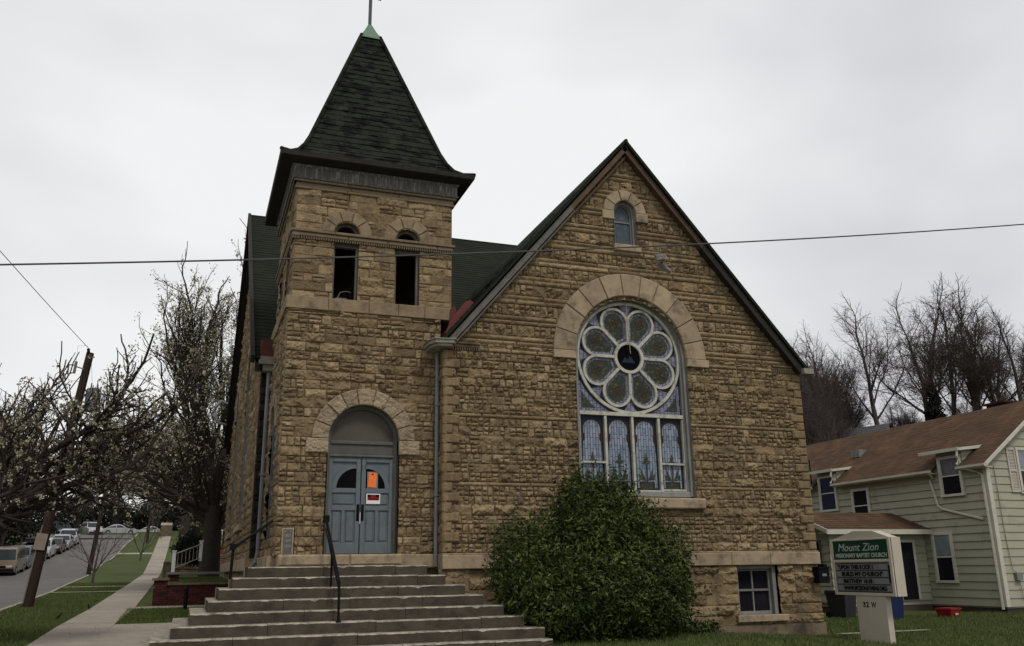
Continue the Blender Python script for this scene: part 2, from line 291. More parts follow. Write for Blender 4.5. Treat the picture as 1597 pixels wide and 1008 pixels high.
path('side_path',14.9,17.6,18.15,18.4,.05)
# ------------------------------------------------------------------ stone heightfield walls
FRONT=lambda Y:(lambda u,z,d:(u,Y-d,z))
LEFT=lambda X:(lambda u,z,d:(X-d,u,z))
def noise2(rng,nu,nz,cell):
    a=rng.random((int(nz/cell)+3,int(nu/cell)+3)); iu=np.arange(nu)/cell; iz=np.arange(nz)/cell
    u0=iu.astype(int); z0=iz.astype(int); fu=iu-u0; fz=(iz-z0)[:,None]; fu=fu*fu*(3-2*fu); fz=fz*fz*(3-2*fz)
    return (a[z0][:,u0]*(1-fu)+a[z0][:,u0+1]*fu)*(1-fz)+(a[z0+1][:,u0]*(1-fu)+a[z0+1][:,u0+1]*fu)*fz
def layout(u0,u1,z0,z1,style,rng):
    rc=[]; z=z0; k=0
    while z<z1-.03:
        if style=='thin': h,kind=((.118,'thin'),(.118,'thin'),(.27,'mix'))[k%3]
        elif style=='mix': h,kind=((.205,'mix'),(.195,'mix'),(.21,'mix'),(.19,'mix'),(.215,'tw'),(.20,'mix'),(.20,'mix'),(.10,'thin'))[k%8]
        elif style=='long': h,kind=.235,'long'
        elif style=='tower': h,kind=((.215,'tw'),(.20,'mix'),(.21,'tw'))[k%3]
        elif style=='belfry': h,kind=((.20,'tw'),(.22,'long2'))[k%2]
        k+=1; h=min(h,z1-z); u=u0
        while u<u1-.01:
            if kind=='thin': wd=rng.uniform(.55,1.1); cell=[(0,1,0,1)]
            elif kind=='long': wd=rng.uniform(.4,1.0); cell=[(0,1,0,1)]
            elif kind=='long2': wd=rng.uniform(.35,.8); cell=[(0,1,0,1)]
            elif kind=='tw':
                q=rng.random(); 
                if q<.55: wd=rng.uniform(.28,.6); cell=[(0,1,0,1)]
                elif q<.8: wd=rng.uniform(.2,.34); cell=[(0,1,0,.5),(0,1,.5,1)]
                else: wd=rng.uniform(.16,.24); cell=[(0,1,0,1)]
            else:
                q=rng.random()
                if q<.28: wd=rng.uniform(.12,.19); cell=[(0,1,0,1)]
                elif q<.76: wd=rng.uniform(.115,.175); s=rng.uniform(.4,.6); cell=[(0,1,0,s),(0,1,s,1)]
                elif q<.90: wd=rng.uniform(.2,.3); s=rng.uniform(.35,.65); t=rng.uniform(.35,.65); cell=[(0,s,0,t),(s,1,0,1),(0,s,t,1)]
                else: wd=rng.uniform(.26,.42); cell=[(0,1,0,1)]
            if u+wd>u1-.1: wd=u1-u
            for a,b_,c,d in cell: rc.append((u+a*wd,u+b_*wd,z+c*h,z+d*h))
            u+=wd
        z+=h
    return rc
def stone_wall(name,parent,fn,u0,u1,z0,z1,zones,mask,seed,res=.018,bulge=.042,material=None,loc=None):
    rng=np.random.default_rng(seed); pr=random.Random(seed)
    nu=int(round((u1-u0)/res))+1; nz=int(round((z1-z0)/res))+1
    U=np.linspace(u0,u1,nu); Z=np.linspace(z0,z1,nz); ru=U[1]-U[0]; rz=Z[1]-Z[0]
    Hh=np.full((nz,nu),-.02); T=np.full((nz,nu),.4); J=np.ones((nz,nu))
    nfine=noise2(rng,nu,nz,2.2)-.5; nmid=noise2(rng,nu,nz,6)-.5
    for (za,zb,st) in zones:
        for (a,b_,c,d) in layout(u0,u1,za,zb,st,pr):
            i0=max(0,int(math.ceil((a-u0)/ru))); i1=min(nu,int((b_-u0)/ru)+1); j0=max(0,int(math.ceil((c-z0)/rz))); j1=min(nz,int((d-z0)/rz)+1)
            if i1-i0<1 or j1-j0<1: continue
            uu=U[i0:i1][None,:]; zz=Z[j0:j1][:,None]
            de=np.minimum(np.minimum(uu-a,b_-uu),np.minimum(zz-c,d-zz))
            uc,zc=(a+b_)/2,(c+d)/2; hw=min(b_-a,.4)/2; hh=(d-c)/2; bl=bulge*(pr.uniform(.5,1.0) if pr.random()<.6 else pr.uniform(1.0,1.7))
            h=np.full(de.shape,bl)
            thin=hh<.07 and b_-a>.5
            if thin: bl=bulge*.8; h=np.full(de.shape,bl)
            for q in range(0 if thin else 3):
                gx=pr.uniform(-1,1)*.9; gzq=pr.uniform(-1,1)*.9; off=bl*pr.uniform(.7,1.3)
                h=np.minimum(h,off+gx*bl*(uu-uc)/hw+gzq*bl*(zz-zc)/hh*1.1)
            sm=bl/.045*(.45 if thin else 1); h=np.minimum(h,np.sqrt(np.maximum(de-.004,0)*bl*.75)+.002)+nfine[j0:j1,i0:i1]*.026*sm+nmid[j0:j1,i0:i1]*.03*sm
            jt=de<(.009 if hh<.12 and b_-a<.36 else .006)
            h=np.where(jt,-.012,np.maximum(h,0))
            Hh[j0:j1,i0:i1]=h; T[j0:j1,i0:i1]=pr.random()**1.0; J[j0:j1,i0:i1]=np.where(jt,.75,0)
    P=np.stack(fn(np.broadcast_to(U[None,:],Hh.shape),np.broadcast_to(Z[:,None],Hh.shape),Hh),-1)
    if P.dtype==object: P=P.astype(float)
    id_=np.arange(nu*nz).reshape(nz,nu); cu=(U[:-1]+U[1:])/2; cz=(Z[:-1]+Z[1:])/2
    mk=mask(*np.meshgrid(cu,cz)) if mask else np.ones((nz-1,nu-1),bool)
    q=np.stack([id_[:-1,:-1],id_[:-1,1:],id_[1:,1:],id_[1:,:-1]],-1)[mk]
    t=T[:-1,:-1][mk]; j=np.maximum(np.maximum(J[:-1,:-1],J[1:,:-1])*.6,J[:-1,:-1])[mk]
    us,inv=np.unique(q,return_inverse=True); q=inv.reshape(q.shape)
    me=np_mesh(name,P.reshape(-1,3)[us],q,{'tone':t,'joint':j})
    return mkobj(name,me,material or M['stone'],parent)
def arch_pts(cx,zs,r,n=24,a0=0,a1=180): return [(cx+r*math.cos(R(a0+(a1-a0)*i/n)),zs+r*math.sin(R(a0+(a1-a0)*i/n))) for i in range(n+1)]
def opening(cx,zb,zs,r,n=24): # right-bottom, arch, left-bottom
    return [(cx+r,zb)]+arch_pts(cx,zs,r,n)+[(cx-r,zb)]
def in_arch(u,z,cx,zb,zs,r): return ((np.abs(u-cx)<r)&(z>zb)&(z<=zs))|(((u-cx)**2+(z-zs)**2<r*r)&(z>zs))
def voussoirs(fn,cx,zs,ri,ro,n,d0,d1,jit=.012,a0=0,a1=180,seed=1):
    b=MB(); rg=random.Random(seed); st=[0]+[i/n+rg.uniform(-.12,.12)/n for i in range(1,n)]+[1]
    for i in range(n):
        s0=R(a0+(a1-a0)*st[i]); s1=R(a0+(a1-a0)*st[i+1]); g=.006; tn=rg.uniform(.2,.8); dd=d1+rg.uniform(-jit,jit); m_=6
        rO=ro; rI=ri+.0
        def ring(rad,gg): return [(cx+rad*math.cos(s0+gg/rad+(s1-s0-2*gg/rad)*k/m_),zs+rad*math.sin(s0+gg/rad+(s1-s0-2*gg/rad)*k/m_)) for k in range(m_+1)]
        o_,i_=ring(rO,g),ring(rI,g); o2,i2=ring(rO-.022,g+.016),ring(rI+.022,g+.016)
        k2=dd-.02
        # chamfered front
        for k in range(m_):
            mid=lambda p,q:((p[0]+q[0])/2,(p[1]+q[1])/2)
            z1_,z2_=rg.uniform(-jit,jit),rg.uniform(-jit,jit)
            b.face([fn(*o2[k],dd),fn(*o2[k+1],dd),fn(*i2[k+1],dd),fn(*i2[k],dd)],tn)
            b.face([fn(*o_[k],k2),fn(*o_[k+1],k2),fn(*o2[k+1],dd),fn(*o2[k],dd)],tn)
            b.face([fn(*i_[k],k2),fn(*i_[k+1],k2),fn(*i2[k+1],dd),fn(*i2[k],dd)],tn)
            b.face([fn(*o_[k],d0),fn(*o_[k+1],d0),fn(*o_[k+1],k2),fn(*o_[k],k2)],tn)
            b.face([fn(*i_[k],d0),fn(*i_[k+1],d0),fn(*i_[k+1],k2),fn(*i_[k],k2)],tn)
        for k in (0,m_):
            b.face([fn(*o_[k],d0),fn(*i_[k],d0),fn(*i_[k],k2),fn(*o_[k],k2)],tn); b.face([fn(*o_[k],k2),fn(*i_[k],k2),fn(*i2[k],dd),fn(*o2[k],dd)],tn)
    return b
def blk(b,fn,u0,u1,z0,z1,d0,d1,c=.012,tone=.5):
    """chamfered block standing on a facade"""
    o=[(u0,z0),(u1,z0),(u1,z1),(u0,z1)]; i=[(u0+c,z0+c),(u1-c,z0+c),(u1-c,z1-c),(u0+c,z1-c)]
    b.face([fn(*p,d1) for p in i],tone)
    for k in range(4):
        j=(k+1)%4; b.face([fn(*o[k],d1-c),fn(*o[j],d1-c),fn(*i[j],d1),fn(*i[k],d1)],tone); b.face([fn(*o[k],d0),fn(*o[j],d0),fn(*o[j],d1-c),fn(*o[k],d1-c)],tone)
def course(b,fn,u0,u1,z0,z1,d0,d1,seg=1.1,c=.012,rg=rnd,slope=0):
    u=u0
    while u<u1-.01:
        wd=rg.uniform(.75,1.25)*seg
        if u+wd>u1-.3: wd=u1-u
        blk(b,fn,u+.003,u+wd-.003,z0,z1+rg.uniform(-.002,.002),d0,d1+rg.uniform(-.003,.003),c,rg.uniform(.25,.75)); u+=wd
def text_mesh(s,size,fn,u,z,d,width=None,shear=0,align='LEFT',extrude=.002,weight=0):
    cu=bpy.data.curves.new('t','FONT'); cu.body=s; cu.size=size; cu.shear=shear; cu.extrude=extrude; cu.resolution_u=3; cu.offset=weight
    ob=bpy.data.objects.new('t',cu); C.objects.link(ob); dg=bpy.context.evaluated_depsgraph_get(); dg.update()
    me=bpy.data.meshes.new_from_object(ob.evaluated_get(dg)); C.objects.unlink(ob); bpy.data.objects.remove(ob)
    xs_=[v.co.x for v in me.vertices]; x0,x1=min(xs_),max(xs_); k=(width/(x1-x0)) if width else 1
    for v in me.vertices:
        a=(v.co.x-x0)*k; v.co=Vector(fn(u+a,z+v.co.y,d+v.co.z))
    return me
# ================================================================== CHURCH
ch=thing('church','brown stone church with square belfry tower, steep green roofs and big rose window','church',(8,22,1.0))
TF=FRONT(19.0); TU=FRONT(19.08); GF=FRONT(18.5)
AC,AS,AR=3.43,4.39,.765           # door arch
GC,GS,GRAD=9.79,5.17,1.44         # great window: centre, mid bar, half width
RZ=6.58                           # rose centre
# --- tower, lower stage
def m_tl(u,z): return ~in_arch(u,z,AC,1.9,AS,AR+.02)&~((u<2.06)&(u>1.79)&(z<2.54)&(z>1.9))
stone_wall('tower_wall',ch,TF,1.67,5.14,1.95,7.26,[(1.95,4.0,'mix'),(4.0,7.26,'tower')],m_tl,11,bulge=.055)
stone_wall('tower_side_wall',ch,LEFT(1.67),19.0,22.75,1.95,7.26,[(1.95,7.26,'tower')],lambda u,z:~in_arch(u,z,20.7,2.25,4.75,.62),12,res=.03,bulge=.05)
def m_tu(u,z): return ~(in_arch(u,z,2.9,7.5,9.13,.29)|in_arch(u,z,4.33,7.5,9.13,.29))
stone_wall('belfry_wall',ch,TU,1.73,5.42,7.5,10.2,[(7.5,8.92,'belfry'),(8.92,10.2,'belfry')],m_tu,13,bulge=.03)
def m_ts(u,z): return ~(in_arch(u,z,20.2,7.5,9.13,.29)|in_arch(u,z,21.65,7.5,9.13,.29))
stone_wall('belfry_side_wall',ch,LEFT(1.73),19.08,22.75,7.5,10.2,[(7.5,10.2,'belfry')],m_ts,14,res=.03,bulge=.03)
def f(b):
    b.box(5.35,5.42,19.12,22.7,1.9,10.4); b.box(1.75,5.35,22.68,22.75,1.0,10.4); b.box(1.75,5.42,19.2,22.7,7.3,7.36) # right, back, belfry floor
    b.box(1.9,5.3,19.35,22.6,2.0,2.04)
    b.box(1.70,5.4,19.12,22.72,10.2,10.4)
one(f,'tower_core',M['darkstone'],ch)
# belts and sills
def f(b):
    course(b,TU,1.62,5.44,7.24,7.53,-.2,.14,.75)
    course(b,LEFT(1.73),19.0,22.75,7.24,7.53,-.2,.12,.9)
one(f,'belfry_sill_course',M['sillstone'],ch)
def f(b):
    course(b,TU,1.66,5.47,9.07,9.13,-.1,.11,1.0,.008); course(b,TU,1.69,5.44,8.97,9.07,-.1,.075,1.0,.02)
    course(b,LEFT(1.73),18.99,22.75,9.07,9.13,-.1,.10,1.0,.008); course(b,LEFT(1.73),19.0,22.75,8.97,9.07,-.1,.07,1.0,.02)
    u=1.70
    while u<5.4: blk(b,TU,u,u+.03,8.91,8.97,-.1,.06,.006,.4); u+=.055
    u=19.02
    while u<22.7: blk(b,LEFT(1.73),u,u+.03,8.91,8.97,-.1,.055,.006,.4); u+=.055
one(f,'belt_course',M['beltstone'],ch)
def f(b):
    for z0,z1,d in ((10.14,10.2,.05),(10.2,10.3,.03),(10.3,10.36,.09)):
        course(b,TU,1.73-d,5.42+d,z0,z1,-.1,d,1.2,.012); course(b,LEFT(1.73),19.08-d,22.75,z0,z1,-.1,d-.002,1.2,.012)
one(f,'cornice_moulding',M['beltstone'],ch)
# frieze: coved metal cornice, soffit and gutter
def cove(b,prof,mirror=True):
    for i in range(len(prof)-1):
        (o0,z0),(o1,z1)=prof[i],prof[i+1]
        def ring(o): return [(1.73-o,19.08-o),(5.42+o,19.08-o),(5.42+o,22.77+o),(1.73-o,22.77+o)]
        A,B=ring(o0),ring(o1)
        for k in range(4):
            j=(k+1)%4; b.face([(*A[k],z0),(*A[j],z0),(*B[j],z1),(*B[k],z1)],.5)
one(lambda b:cove(b,[(.02,10.355),(.12,10.358),(.13,10.385),(.10,10.39),(.10,10.62),(.15,10.69)]),'frieze',M['leadmetal'],ch)
one(lambda b:cove(b,[(.15,10.69),(.40,10.74),(.44,10.76),(.455,10.86),(.40,10.87),(.36,10.82)]),'eave_cornice',M['darkwood'],ch)
# steeple roof
SC=(3.575,20.925)
prof=[(2.26,10.85),(2.02,10.93),(1.84,11.08),(1.70,11.30),(1.56,11.62)]
zz=11.62
while zz<15.45: zz+=.17; prof.append((1.56+( .23-1.56)*(zz-11.62)/(15.5-11.62),zz))
def f(b):
    rg=random.Random(3)
    fine=[]
    for i in range(len(prof)-1):
        (h0,z0),(h1,z1)=prof[i],prof[i+1]; n=1 if i>=4 else 2
        for k in range(n): fine.append((h0+(h1-h0)*k/n,z0+(z1-z0)*k/n,h0+(h1-h0)*(k+1)/n,z0+(z1-z0)*(k+1)/n))
    for (h0,z0,h1,z1) in fine:
        for s in range(4):
            c,sn=[(0,-1),(1,0),(0,1),(-1,0)][s]
            ax=(-sn,c) # along
            def P(h,t,z,o=0): return (SC[0]+c*(h+o)+ax[0]*t*(h+o),SC[1]+sn*(h+o)+ax[1]*t*(h+o),z)
            n=max(2,int(2*h0/.21)); off=rg.random()/n*2
            cuts=sorted(set([-1]+[min(.99,max(-.99,-1+2*k/n+off)) for k in range(n)]+[1]))
            for k in range(len(cuts)-1):
                a,c2=cuts[k],cuts[k+1]; o=.016+rg.uniform(-.008,.012); tn=rg.uniform(.2,.8)
                if rg.random()<.07: tn=0
                b.face([P(h0,a,z0,o),P(h0,c2,z0,o),P(h1,c2,z1),P(h1,a,z1)],tn); b.face([P(h0,a,z0,-.01),P(h0,c2,z0,-.01),P(h0,c2,z0,o),P(h0,a,z0,o)],tn)
    # hip caps
    for sx,sy in ((-1,-1),(1,-1),(1,1),(-1,1)):
        b.tube([(SC[0]+sx*(h+.03),SC[1]+sy*(h+.03),z+.02) for h,z in prof],.05,6,.5)
st=one(f,'steeple_roof',M['shingle'],ch)
def f(b):
    def q(h,z): return [(SC[0]-h,SC[1]-h,z),(SC[0]+h,SC[1]-h,z),(SC[0]+h,SC[1]+h,z),(SC[0]-h,SC[1]+h,z)]
    lv=[(.30,15.46),(.29,15.50),(.16,15.75),(.05,16.02)]
    for i in range(3):
        A,B=q(*lv[i]),q(*lv[i+1])
        for k in range(4): b.face([A[k],A[(k+1)%4],B[(k+1)%4],B[k]])
    b.face(q(.05,16.02))
one(f,'finial_cap',M['copper'],st)
cr_=one(lambda b:b.box(SC[0]-.04,SC[0]+.04,SC[1]-.04,SC[1]+.04,15.98,17.5),'cross',M['ironpole'],st)
one(lambda b:b.box(-.30,.30,-.035,.035,-.04,.04,M=Matrix.Translation((SC[0],SC[1],16.98))@Matrix.Rotation(R(8),4,'Y')),'cross_arm',M['rusty'],cr_)
# belfry arches & frames
for n_,(fn,cs) in {'front':(TU,(2.9,4.33)),'side':(LEFT(1.73),(20.2,21.65))}.items():
    for i,c in enumerate(cs):
        voussoirs(fn,c,9.135,.30,.575,5,-.1,.05,.008,seed=20+i).build('belfry_arch',M['sillstone'],ch)
        fr=MB(); d0,d1=-.32,-.14
        o_=opening(c,7.53,9.13,.29); i_=opening(c,7.56,9.13,.24); fr.band(o_,i_,fn,-.2,-.1)
        o_=opening(c,7.53,9.13,.292); i2=[(x,z) for x,z in o_]
        for k in range(len(o_)-1): fr.face([fn(*o_[k],.0),fn(*o_[k+1],.0),fn(*o_[k+1],-.3),fn(*o_[k],-.3)],.4)
        blk(fr,fn,c-.238,c+.238,8.84,8.97,-.2,-.09,.006,.2); fr.face([fn(c-.29,7.535,0),fn(c+.29,7.535,0),fn(c+.29,7.535,-.3),fn(c-.29,7.535,-.3)],.6)
        fr.build('belfry_opening_frame',M['oldwood'],ch)
# something left on the belfry sill
def f(b):
    b.box(2.75,3.0,19.4,19.55,7.54,7.7); b.tube([(2.8,19.5,7.7),(2.86,19.5,7.86),(3.0,19.5,7.9),(3.12,19.5,7.88)],.012,5)
bb=one(f,'box',M['greyframe'],None,loc=(2.87,19.48,7.54)); tag(bb,'small grey box with a bent wire on top in the left belfry opening','box')
# --- door arch, imposts
voussoirs(TF,AC,AS,AR,1.12,9,-.15,.075,.018,seed=7).build('door_arch',M['voussoir'],ch)
def f(b):
    blk(b,TF,2.19,AC-AR,4.09,AS,-.1,.09,.02,.75); blk(b,TF,AC+AR,4.66,4.09,AS,-.1,.09,.02,.7)
split_by(one(f,'impost_block',M['voussoir'],ch),lambda c:c.x>AC)
# reveal + frame
def f(b):
    o_=opening(AC,1.98,AS,AR); 
    for k in range(len(o_)-1): b.face([TF(*o_[k],.03),TF(*o_[k+1],.03),TF(*o_[k+1],-.3),TF(*o_[k],-.3)],.35)
    b.face([TF(2.6,1.99,0),TF(4.25,1.99,0),TF(4.25,1.99,-.4),TF(2.6,1.99,-.4)])
    i_=opening(AC,1.98,AS,AR-.05); b.band(opening(AC,1.98,AS,AR-.003),i_,TF,-.2,-.10,tone=.6)
    o2=opening(AC,1.98,AS,AR-.05); i2=opening(AC,1.98,AS,AR-.075); b.band(o2,i2,TF,-.22,-.13,tone=.3)
one(f,'door_frame',M['doorframe'],ch)
def f(b): b.prism([(AC+.72,4.33)]+arch_pts(AC,AS,.72)+[(AC-.72,4.33)],TF,-.3,-.21)
one(f,'lunette_panel',M['lunette'],ch)
def f(b):
    blk(b,TF,AC-.715,AC+.715,4.31,4.39,-.2,-.13,.012,.6); blk(b,TF,AC-.715,AC+.715,4.09,4.31,-.2,-.165,.01,.35); blk(b,TF,AC-.715,AC+.715,4.035,4.09,-.2,-.12,.015,.95)
one(f,'transom_bar',M['doorframe'],ch)
# door leaves
for s,name in ((-1,'left'),(1,'right')):
    x0,x1=(AC-.712,AC-.008) if s<0 else (AC+.008,AC+.712)
    D=TF; a,bk=-.165,-.205
    b=MB(); sd=.095; mid=x1-sd if s<0 else x0+sd; out_=x0+sd if s<0 else x1-sd
    blk(b,D,x0+.002,x1-.002,2.0,4.03,-.24,bk,.003,.45)
    def rail(u0,u1,z0,z1): blk(b,D,u0,u1,z0,z1,bk-.01,a,.008,.6)
    rail(x0,x0+sd,2.0,4.03); rail(x1-sd,x1,2.0,4.03); rail(x0+sd,x1-sd,2.0,2.23); rail(x0+sd,x1-sd,3.93,4.03)
    rail(x0+sd,x1-sd,2.90,3.0); rail(x0+sd,x1-sd,3.27,3.37); cx=(x0+x1)/2; rail(cx-.035,cx+.035,2.23,2.90)
    # quarter arc band
    rr=.425; c0=(mid,3.37)
    A=[(c0[0]-(-s)*0+s*(rr+.10)*math.cos(R(t)),c0[1]+(rr+.06)*math.sin(R(t))) for t in range(0,91,6)]; B=[(c0[0]+s*rr*math.cos(R(t)),c0[1]+rr*math.sin(R(t))) for t in range(0,91,6)]
    A=[(min(max(p[0],x0+sd-.0),x1-sd+.0),min(p[1],3.93)) for p in A]
    b.band(A,B,D,bk-.004,a+.004,tone=.55)
    # panel mouldings (shadow lines)
    for (u0,u1,z0,z1) in ((x0+sd,cx-.035,2.23,2.9),(cx+.035,x1-sd,2.23,2.9),(x0+sd,x1-sd,3.0,3.27)):
        blk(b,D,u0+.03,u1-.03,z0+.03,z1-.03,bk-.01,bk+.022,.016,.5)
    dl=b.build('door_leaf',M['door'],ch)
    one(lambda b:b.prism([c0]+[(c0[0]+s*.43*math.cos(R(t)),c0[1]+.43*math.sin(R(t))) for t in range(0,91,6)],D,bk-.02,bk+.004),'door_glass',M['blackglass'],dl)
    hx=AC+s*.05
    def f(b):
        blk(b,D,hx-.03,hx+.03,2.68,3.03,a-.01,a+.008,.004); b.tube([D(hx,2.75,a),D(hx,2.75,a+.05),D(hx,2.96,a+.05),D(hx,2.96,a)],.012,6)
    one(f,'door_handle',M['black'],dl)
    if s<0: one(lambda b:b.box(AC-.012,AC+.012,19.148,19.165,2.62,2.86),'latch_plate',M['steel'],dl)
# notices on the right leaf
DN=-.165
no=one(lambda b:b.prism([(3.585,3.405),(3.76,3.39),(3.775,3.70),(3.60,3.715)],TF,DN-.004,DN),'notice',mat('orange_paper',(.85,.20,.04),(.75,.17,.035),rough=.6,tone=.05),None,loc=TF(3.68,3.55,DN)); tag(no,'bright orange paper notice taped over the glass of the right door leaf','notice')
o=one(lambda b:b.box(3.66,3.70,19-DN-.006,19-DN-.004,3.665,3.69),'tape',M['black'],no)
o=one(lambda b:b.prism([(3.565,3.375),(3.80,3.375),(3.80,3.73),(3.565,3.73)],TF,DN-.012,DN-.008),'backing_card',M['greyframe'],no)
ns=one(lambda b:blk(b,TF,3.555,3.86,3.04,3.26,DN-.006,DN+.002,.002),'warning_sign',mat('white_plastic',(.7,.7,.7),(.62,.62,.62),rough=.4,tone=.03),None,loc=TF(3.70,3.15,DN)); tag(ns,'small red, black and white NO TRESPASSING sign on the right door leaf','sign')
one(lambda b:b.box(3.578,3.838,18.9,18.9+.001,3.12,3.24,M=Matrix.Translation((0,.262,0))),'sign_field',M['black'],ns)
mr=mat('sign_red',(.42,.02,.02),(.4,.02,.02),rough=.5,tone=.03)
one(lambda b:b.box(3.578,3.838,19.160,19.1605,3.12,3.178),'red_band',mr,ns)
me=text_mesh('NO',.07,TF,3.66,3.185,DN+.006,width=.1,weight=.002); mkobj('lettering',me,mr,ns)
me=text_mesh('TRESPASSING',.05,TF,3.59,3.13,DN+.008,width=.235,weight=.001); mkobj('lettering',me,M['black'],ns)
# corner plaque
pl=one(lambda b:blk(b,TF,1.80,2.05,1.97,2.53,-.1,.03,.01,.8),'cornerstone_plaque',M['trimstone'],ch)
one(lambda b:b.box(1.835,2.015,18.962,18.975,1.98,2.495),'plaque_face',mat('grey_slate',(.12,.115,.105),(.085,.08,.075),rough=.7,tone=.1),pl)
wm=mat('worn_lettering',(.30,.29,.26),rough=.8,tone=.05)
for s,z in (('1893',2.34),('1909',2.24),('1974',2.13)):
    me=text_mesh(s,.085,TF,1.865,z,.040,width=.12,weight=.001); mkobj('lettering',me,wm,pl)
def f(b):
    for x in (1.87,1.98): b.box(x-.012,x+.012,18.957,18.962,2.44,2.465)
split_by(one(f,'plaque_rosette',wm,pl),lambda c:c.x>1.93)
# --- water table (continuous pale band) and base walls
def f(b):
    course(b,GF,5.06,14.66,1.66,1.95,-.15,.10,1.3,.015); course(b,GF,5.06,14.66,1.95,1.985,-.15,.05,2.5,.012)
    course(b,TF,4.27,5.05,1.70,1.98,-.1,.12,.5,.02)
    course(b,LEFT(1.67),19.2,22.4,1.68,1.98,-.1,.12,1.0,.02); course(b,LEFT(1.41),22.4,38.1,1.68,1.98,-.1,.12,1.0,.02)
    blk(b,LEFT(5.1),18.42,19.0,1.66,1.985,-.1,.03,.01)
split_by(one(f,'water_table',M['trimstone'],ch),lambda c:0 if c.x>4.9 else (1 if c.x>2 else (2 if c.y<22.38 else 3)))
def bw_mask(u,z): return ~((u>12.28)&(u<13.42)&(z>.52)&(z<1.66))&~((u>9.7)&(u<10.82)&(z>.55)&(z<1.5))
stone_wall('basement_wall',ch,GF,5.06,14.63,.3,1.66,[(.3,1.66,'long')],bw_mask,15,bulge=.06)
one(lambda b:(b.box(5.0,14.66,18.45,18.6,-.4,.31),b.box(14.60,14.66,18.55,30,-.3,6.55)),'foundation',M['conc'],ch)
one(lambda b:(b.box(1.5,5.3,19.05,22.6,-.3,1.7),b.box(1.45,1.6,22.4,38,-.3,1.7)),'tower_base',M['darkstone'],ch)
stone_wall('side_base_wall',ch,LEFT(1.47),22.4,38.0,.2,1.7,[(.2,1.7,'long')],None,16,res=.045)
stone_wall('side_base_wall',ch,GF,5.0,5.2,.3,1.66,[(.3,1.66,'long')],None,17)
# --- gable wall
def gable_top(u): return 12.0-1.175*np.abs(u-9.83)
def m_g(u,z): return (z<gable_top(u))&~in_arch(u,z,GC,3.2,6.5,GRAD+.06)&~((np.abs(u-GC)<GRAD+.06)&(z>3.15)&(z<5.2))&~in_arch(u,z,9.79,9.44,10.33,.31)&~((u<5.9)&(z>6.42)&(z<6.6))&~((u>13.81)&(z>6.42)&(z<6.6))
stone_wall('gable_wall',ch,GF,5.08,14.60,1.98,12.12,[(1.98,6.62,'mix'),(6.62,12.12,'thin')],m_g,18,bulge=.055)
stone_wall('gable_return_wall',ch,LEFT(5.10),18.46,19.02,1.98,6.6,[(1.98,6.6,'tower')],None,19)
def f(b):
    rg=random.Random(8); z=2.0; k=0
    while z<6.4:
        h=.21; a=.22+.16*(k%2)
        for u0,u1 in ((5.06,5.06+a),(14.62-a,14.62)): blk(b,GF,u0,u1,z+.004,z+h-.004,-.05,.075+rg.uniform(-.012,.012),.03,rg.uniform(.2,.8))
        blk(b,LEFT(5.10),18.43,18.43+.3-.12*(k%2),z+.004,z+h-.004,-.05,.05+rg.uniform(-.01,.01),.03,rg.uniform(.2,.8))
        z+=h; k+=1
split_by(one(f,'quoin',M['stone'],ch),lambda c:(c.x>10,int((c.z-2)/.21)))
def f(b):
    for u0,u1 in ((5.04,5.92),(13.80,14.66)):
        course(b,GF,u0,u1,6.56,6.61,-.1,.10,1.5,.01); course(b,GF,u0,u1,6.50,6.56,-.1,.06,1.5,.01); u=u0+.01
        while u<u1-.03: blk(b,GF,u,u+.03,6.42,6.50,-.1,.055,.005,.4); u+=.055
split_by(one(f,'kneeler_moulding',M['darkstone'],ch),lambda c:c.x>10)
# --- rake boards and roofs
def rake(b,x0,z0,x1,z1,w0,w1,y0,y1,tone=.5):
    d=Vector((x1-x0,0,z1-z0)).normalized(); n=Vector((-d.z,0,d.x)); n=n if n.z>0 else -n
    P=[(x0,z0,w0),(x1,z1,w0),(x1,z1,w1),(x0,z0,w1)]
    pts=[(x+n.x*w_,z+n.z*w_) for x,z,w_ in P]
    b.prism(pts,lambda u,z,d_:(u,d_,z),y0,y1,tone)
AX,AZ=9.80,12.15; EZ=6.60; EXL,EXR=5.07,14.64
def lp(x0,z0,x1,z1,f_): return x0+(x1-x0)*f_,z0+(z1-z0)*f_
b=MB(); p=lp(EXL,EZ,AX,AZ,.0); q=lp(EXL,EZ,AX,AZ,.66); rake(b,*p,*q,-.15,-.02,18.28,18.46,.6); rake(b,*p,*q,-.22,-.18,18.32,18.46,.2)
lrk=b.build('rake_board',M['rakegrey'],ch)
b=MB(); p=lp(EXL,EZ,AX,AZ,.66); rake(b,*p,AX,AZ-.0,-.14,-.02,18.28,18.46,.7); rake(b,*p,AX,AZ-.03,-.24,-.19,18.36,18.46,.3); b.build('rake_board',M['rakebrown'],ch)
b=MB(); q=lp(EXR,EZ,AX,AZ,.55); rake(b,*q,AX,AZ,-.15,-.02,18.28,18.46,.2); b.build('rake_board',M['rakebrown'],ch)
b=MB(); rake(b,EXR+.05,EZ-.1,*q,-.18,-.02,18.26,18.46,.4); b.build('rake_board',M['darkwood'],ch)
def slab(b,x0,z0,x1,z1,y0,y1,t):
    rake(b,x0,z0,x1,z1,-.018,t,y0,y1)
GRB=28.6
def f(b):
    slab(b,EXL-.05,EZ-.0,AX,AZ+.06,18.2,GRB,.05); slab(b,EXR+.15,EZ-.18,AX,AZ+.04,18.2,GRB,.05)
    b.tube([(AX,18.18,AZ+.07),(AX,GRB,AZ+.07)],.05,6)
gr=one(f,'gable_roof',M['shingle2'],ch)
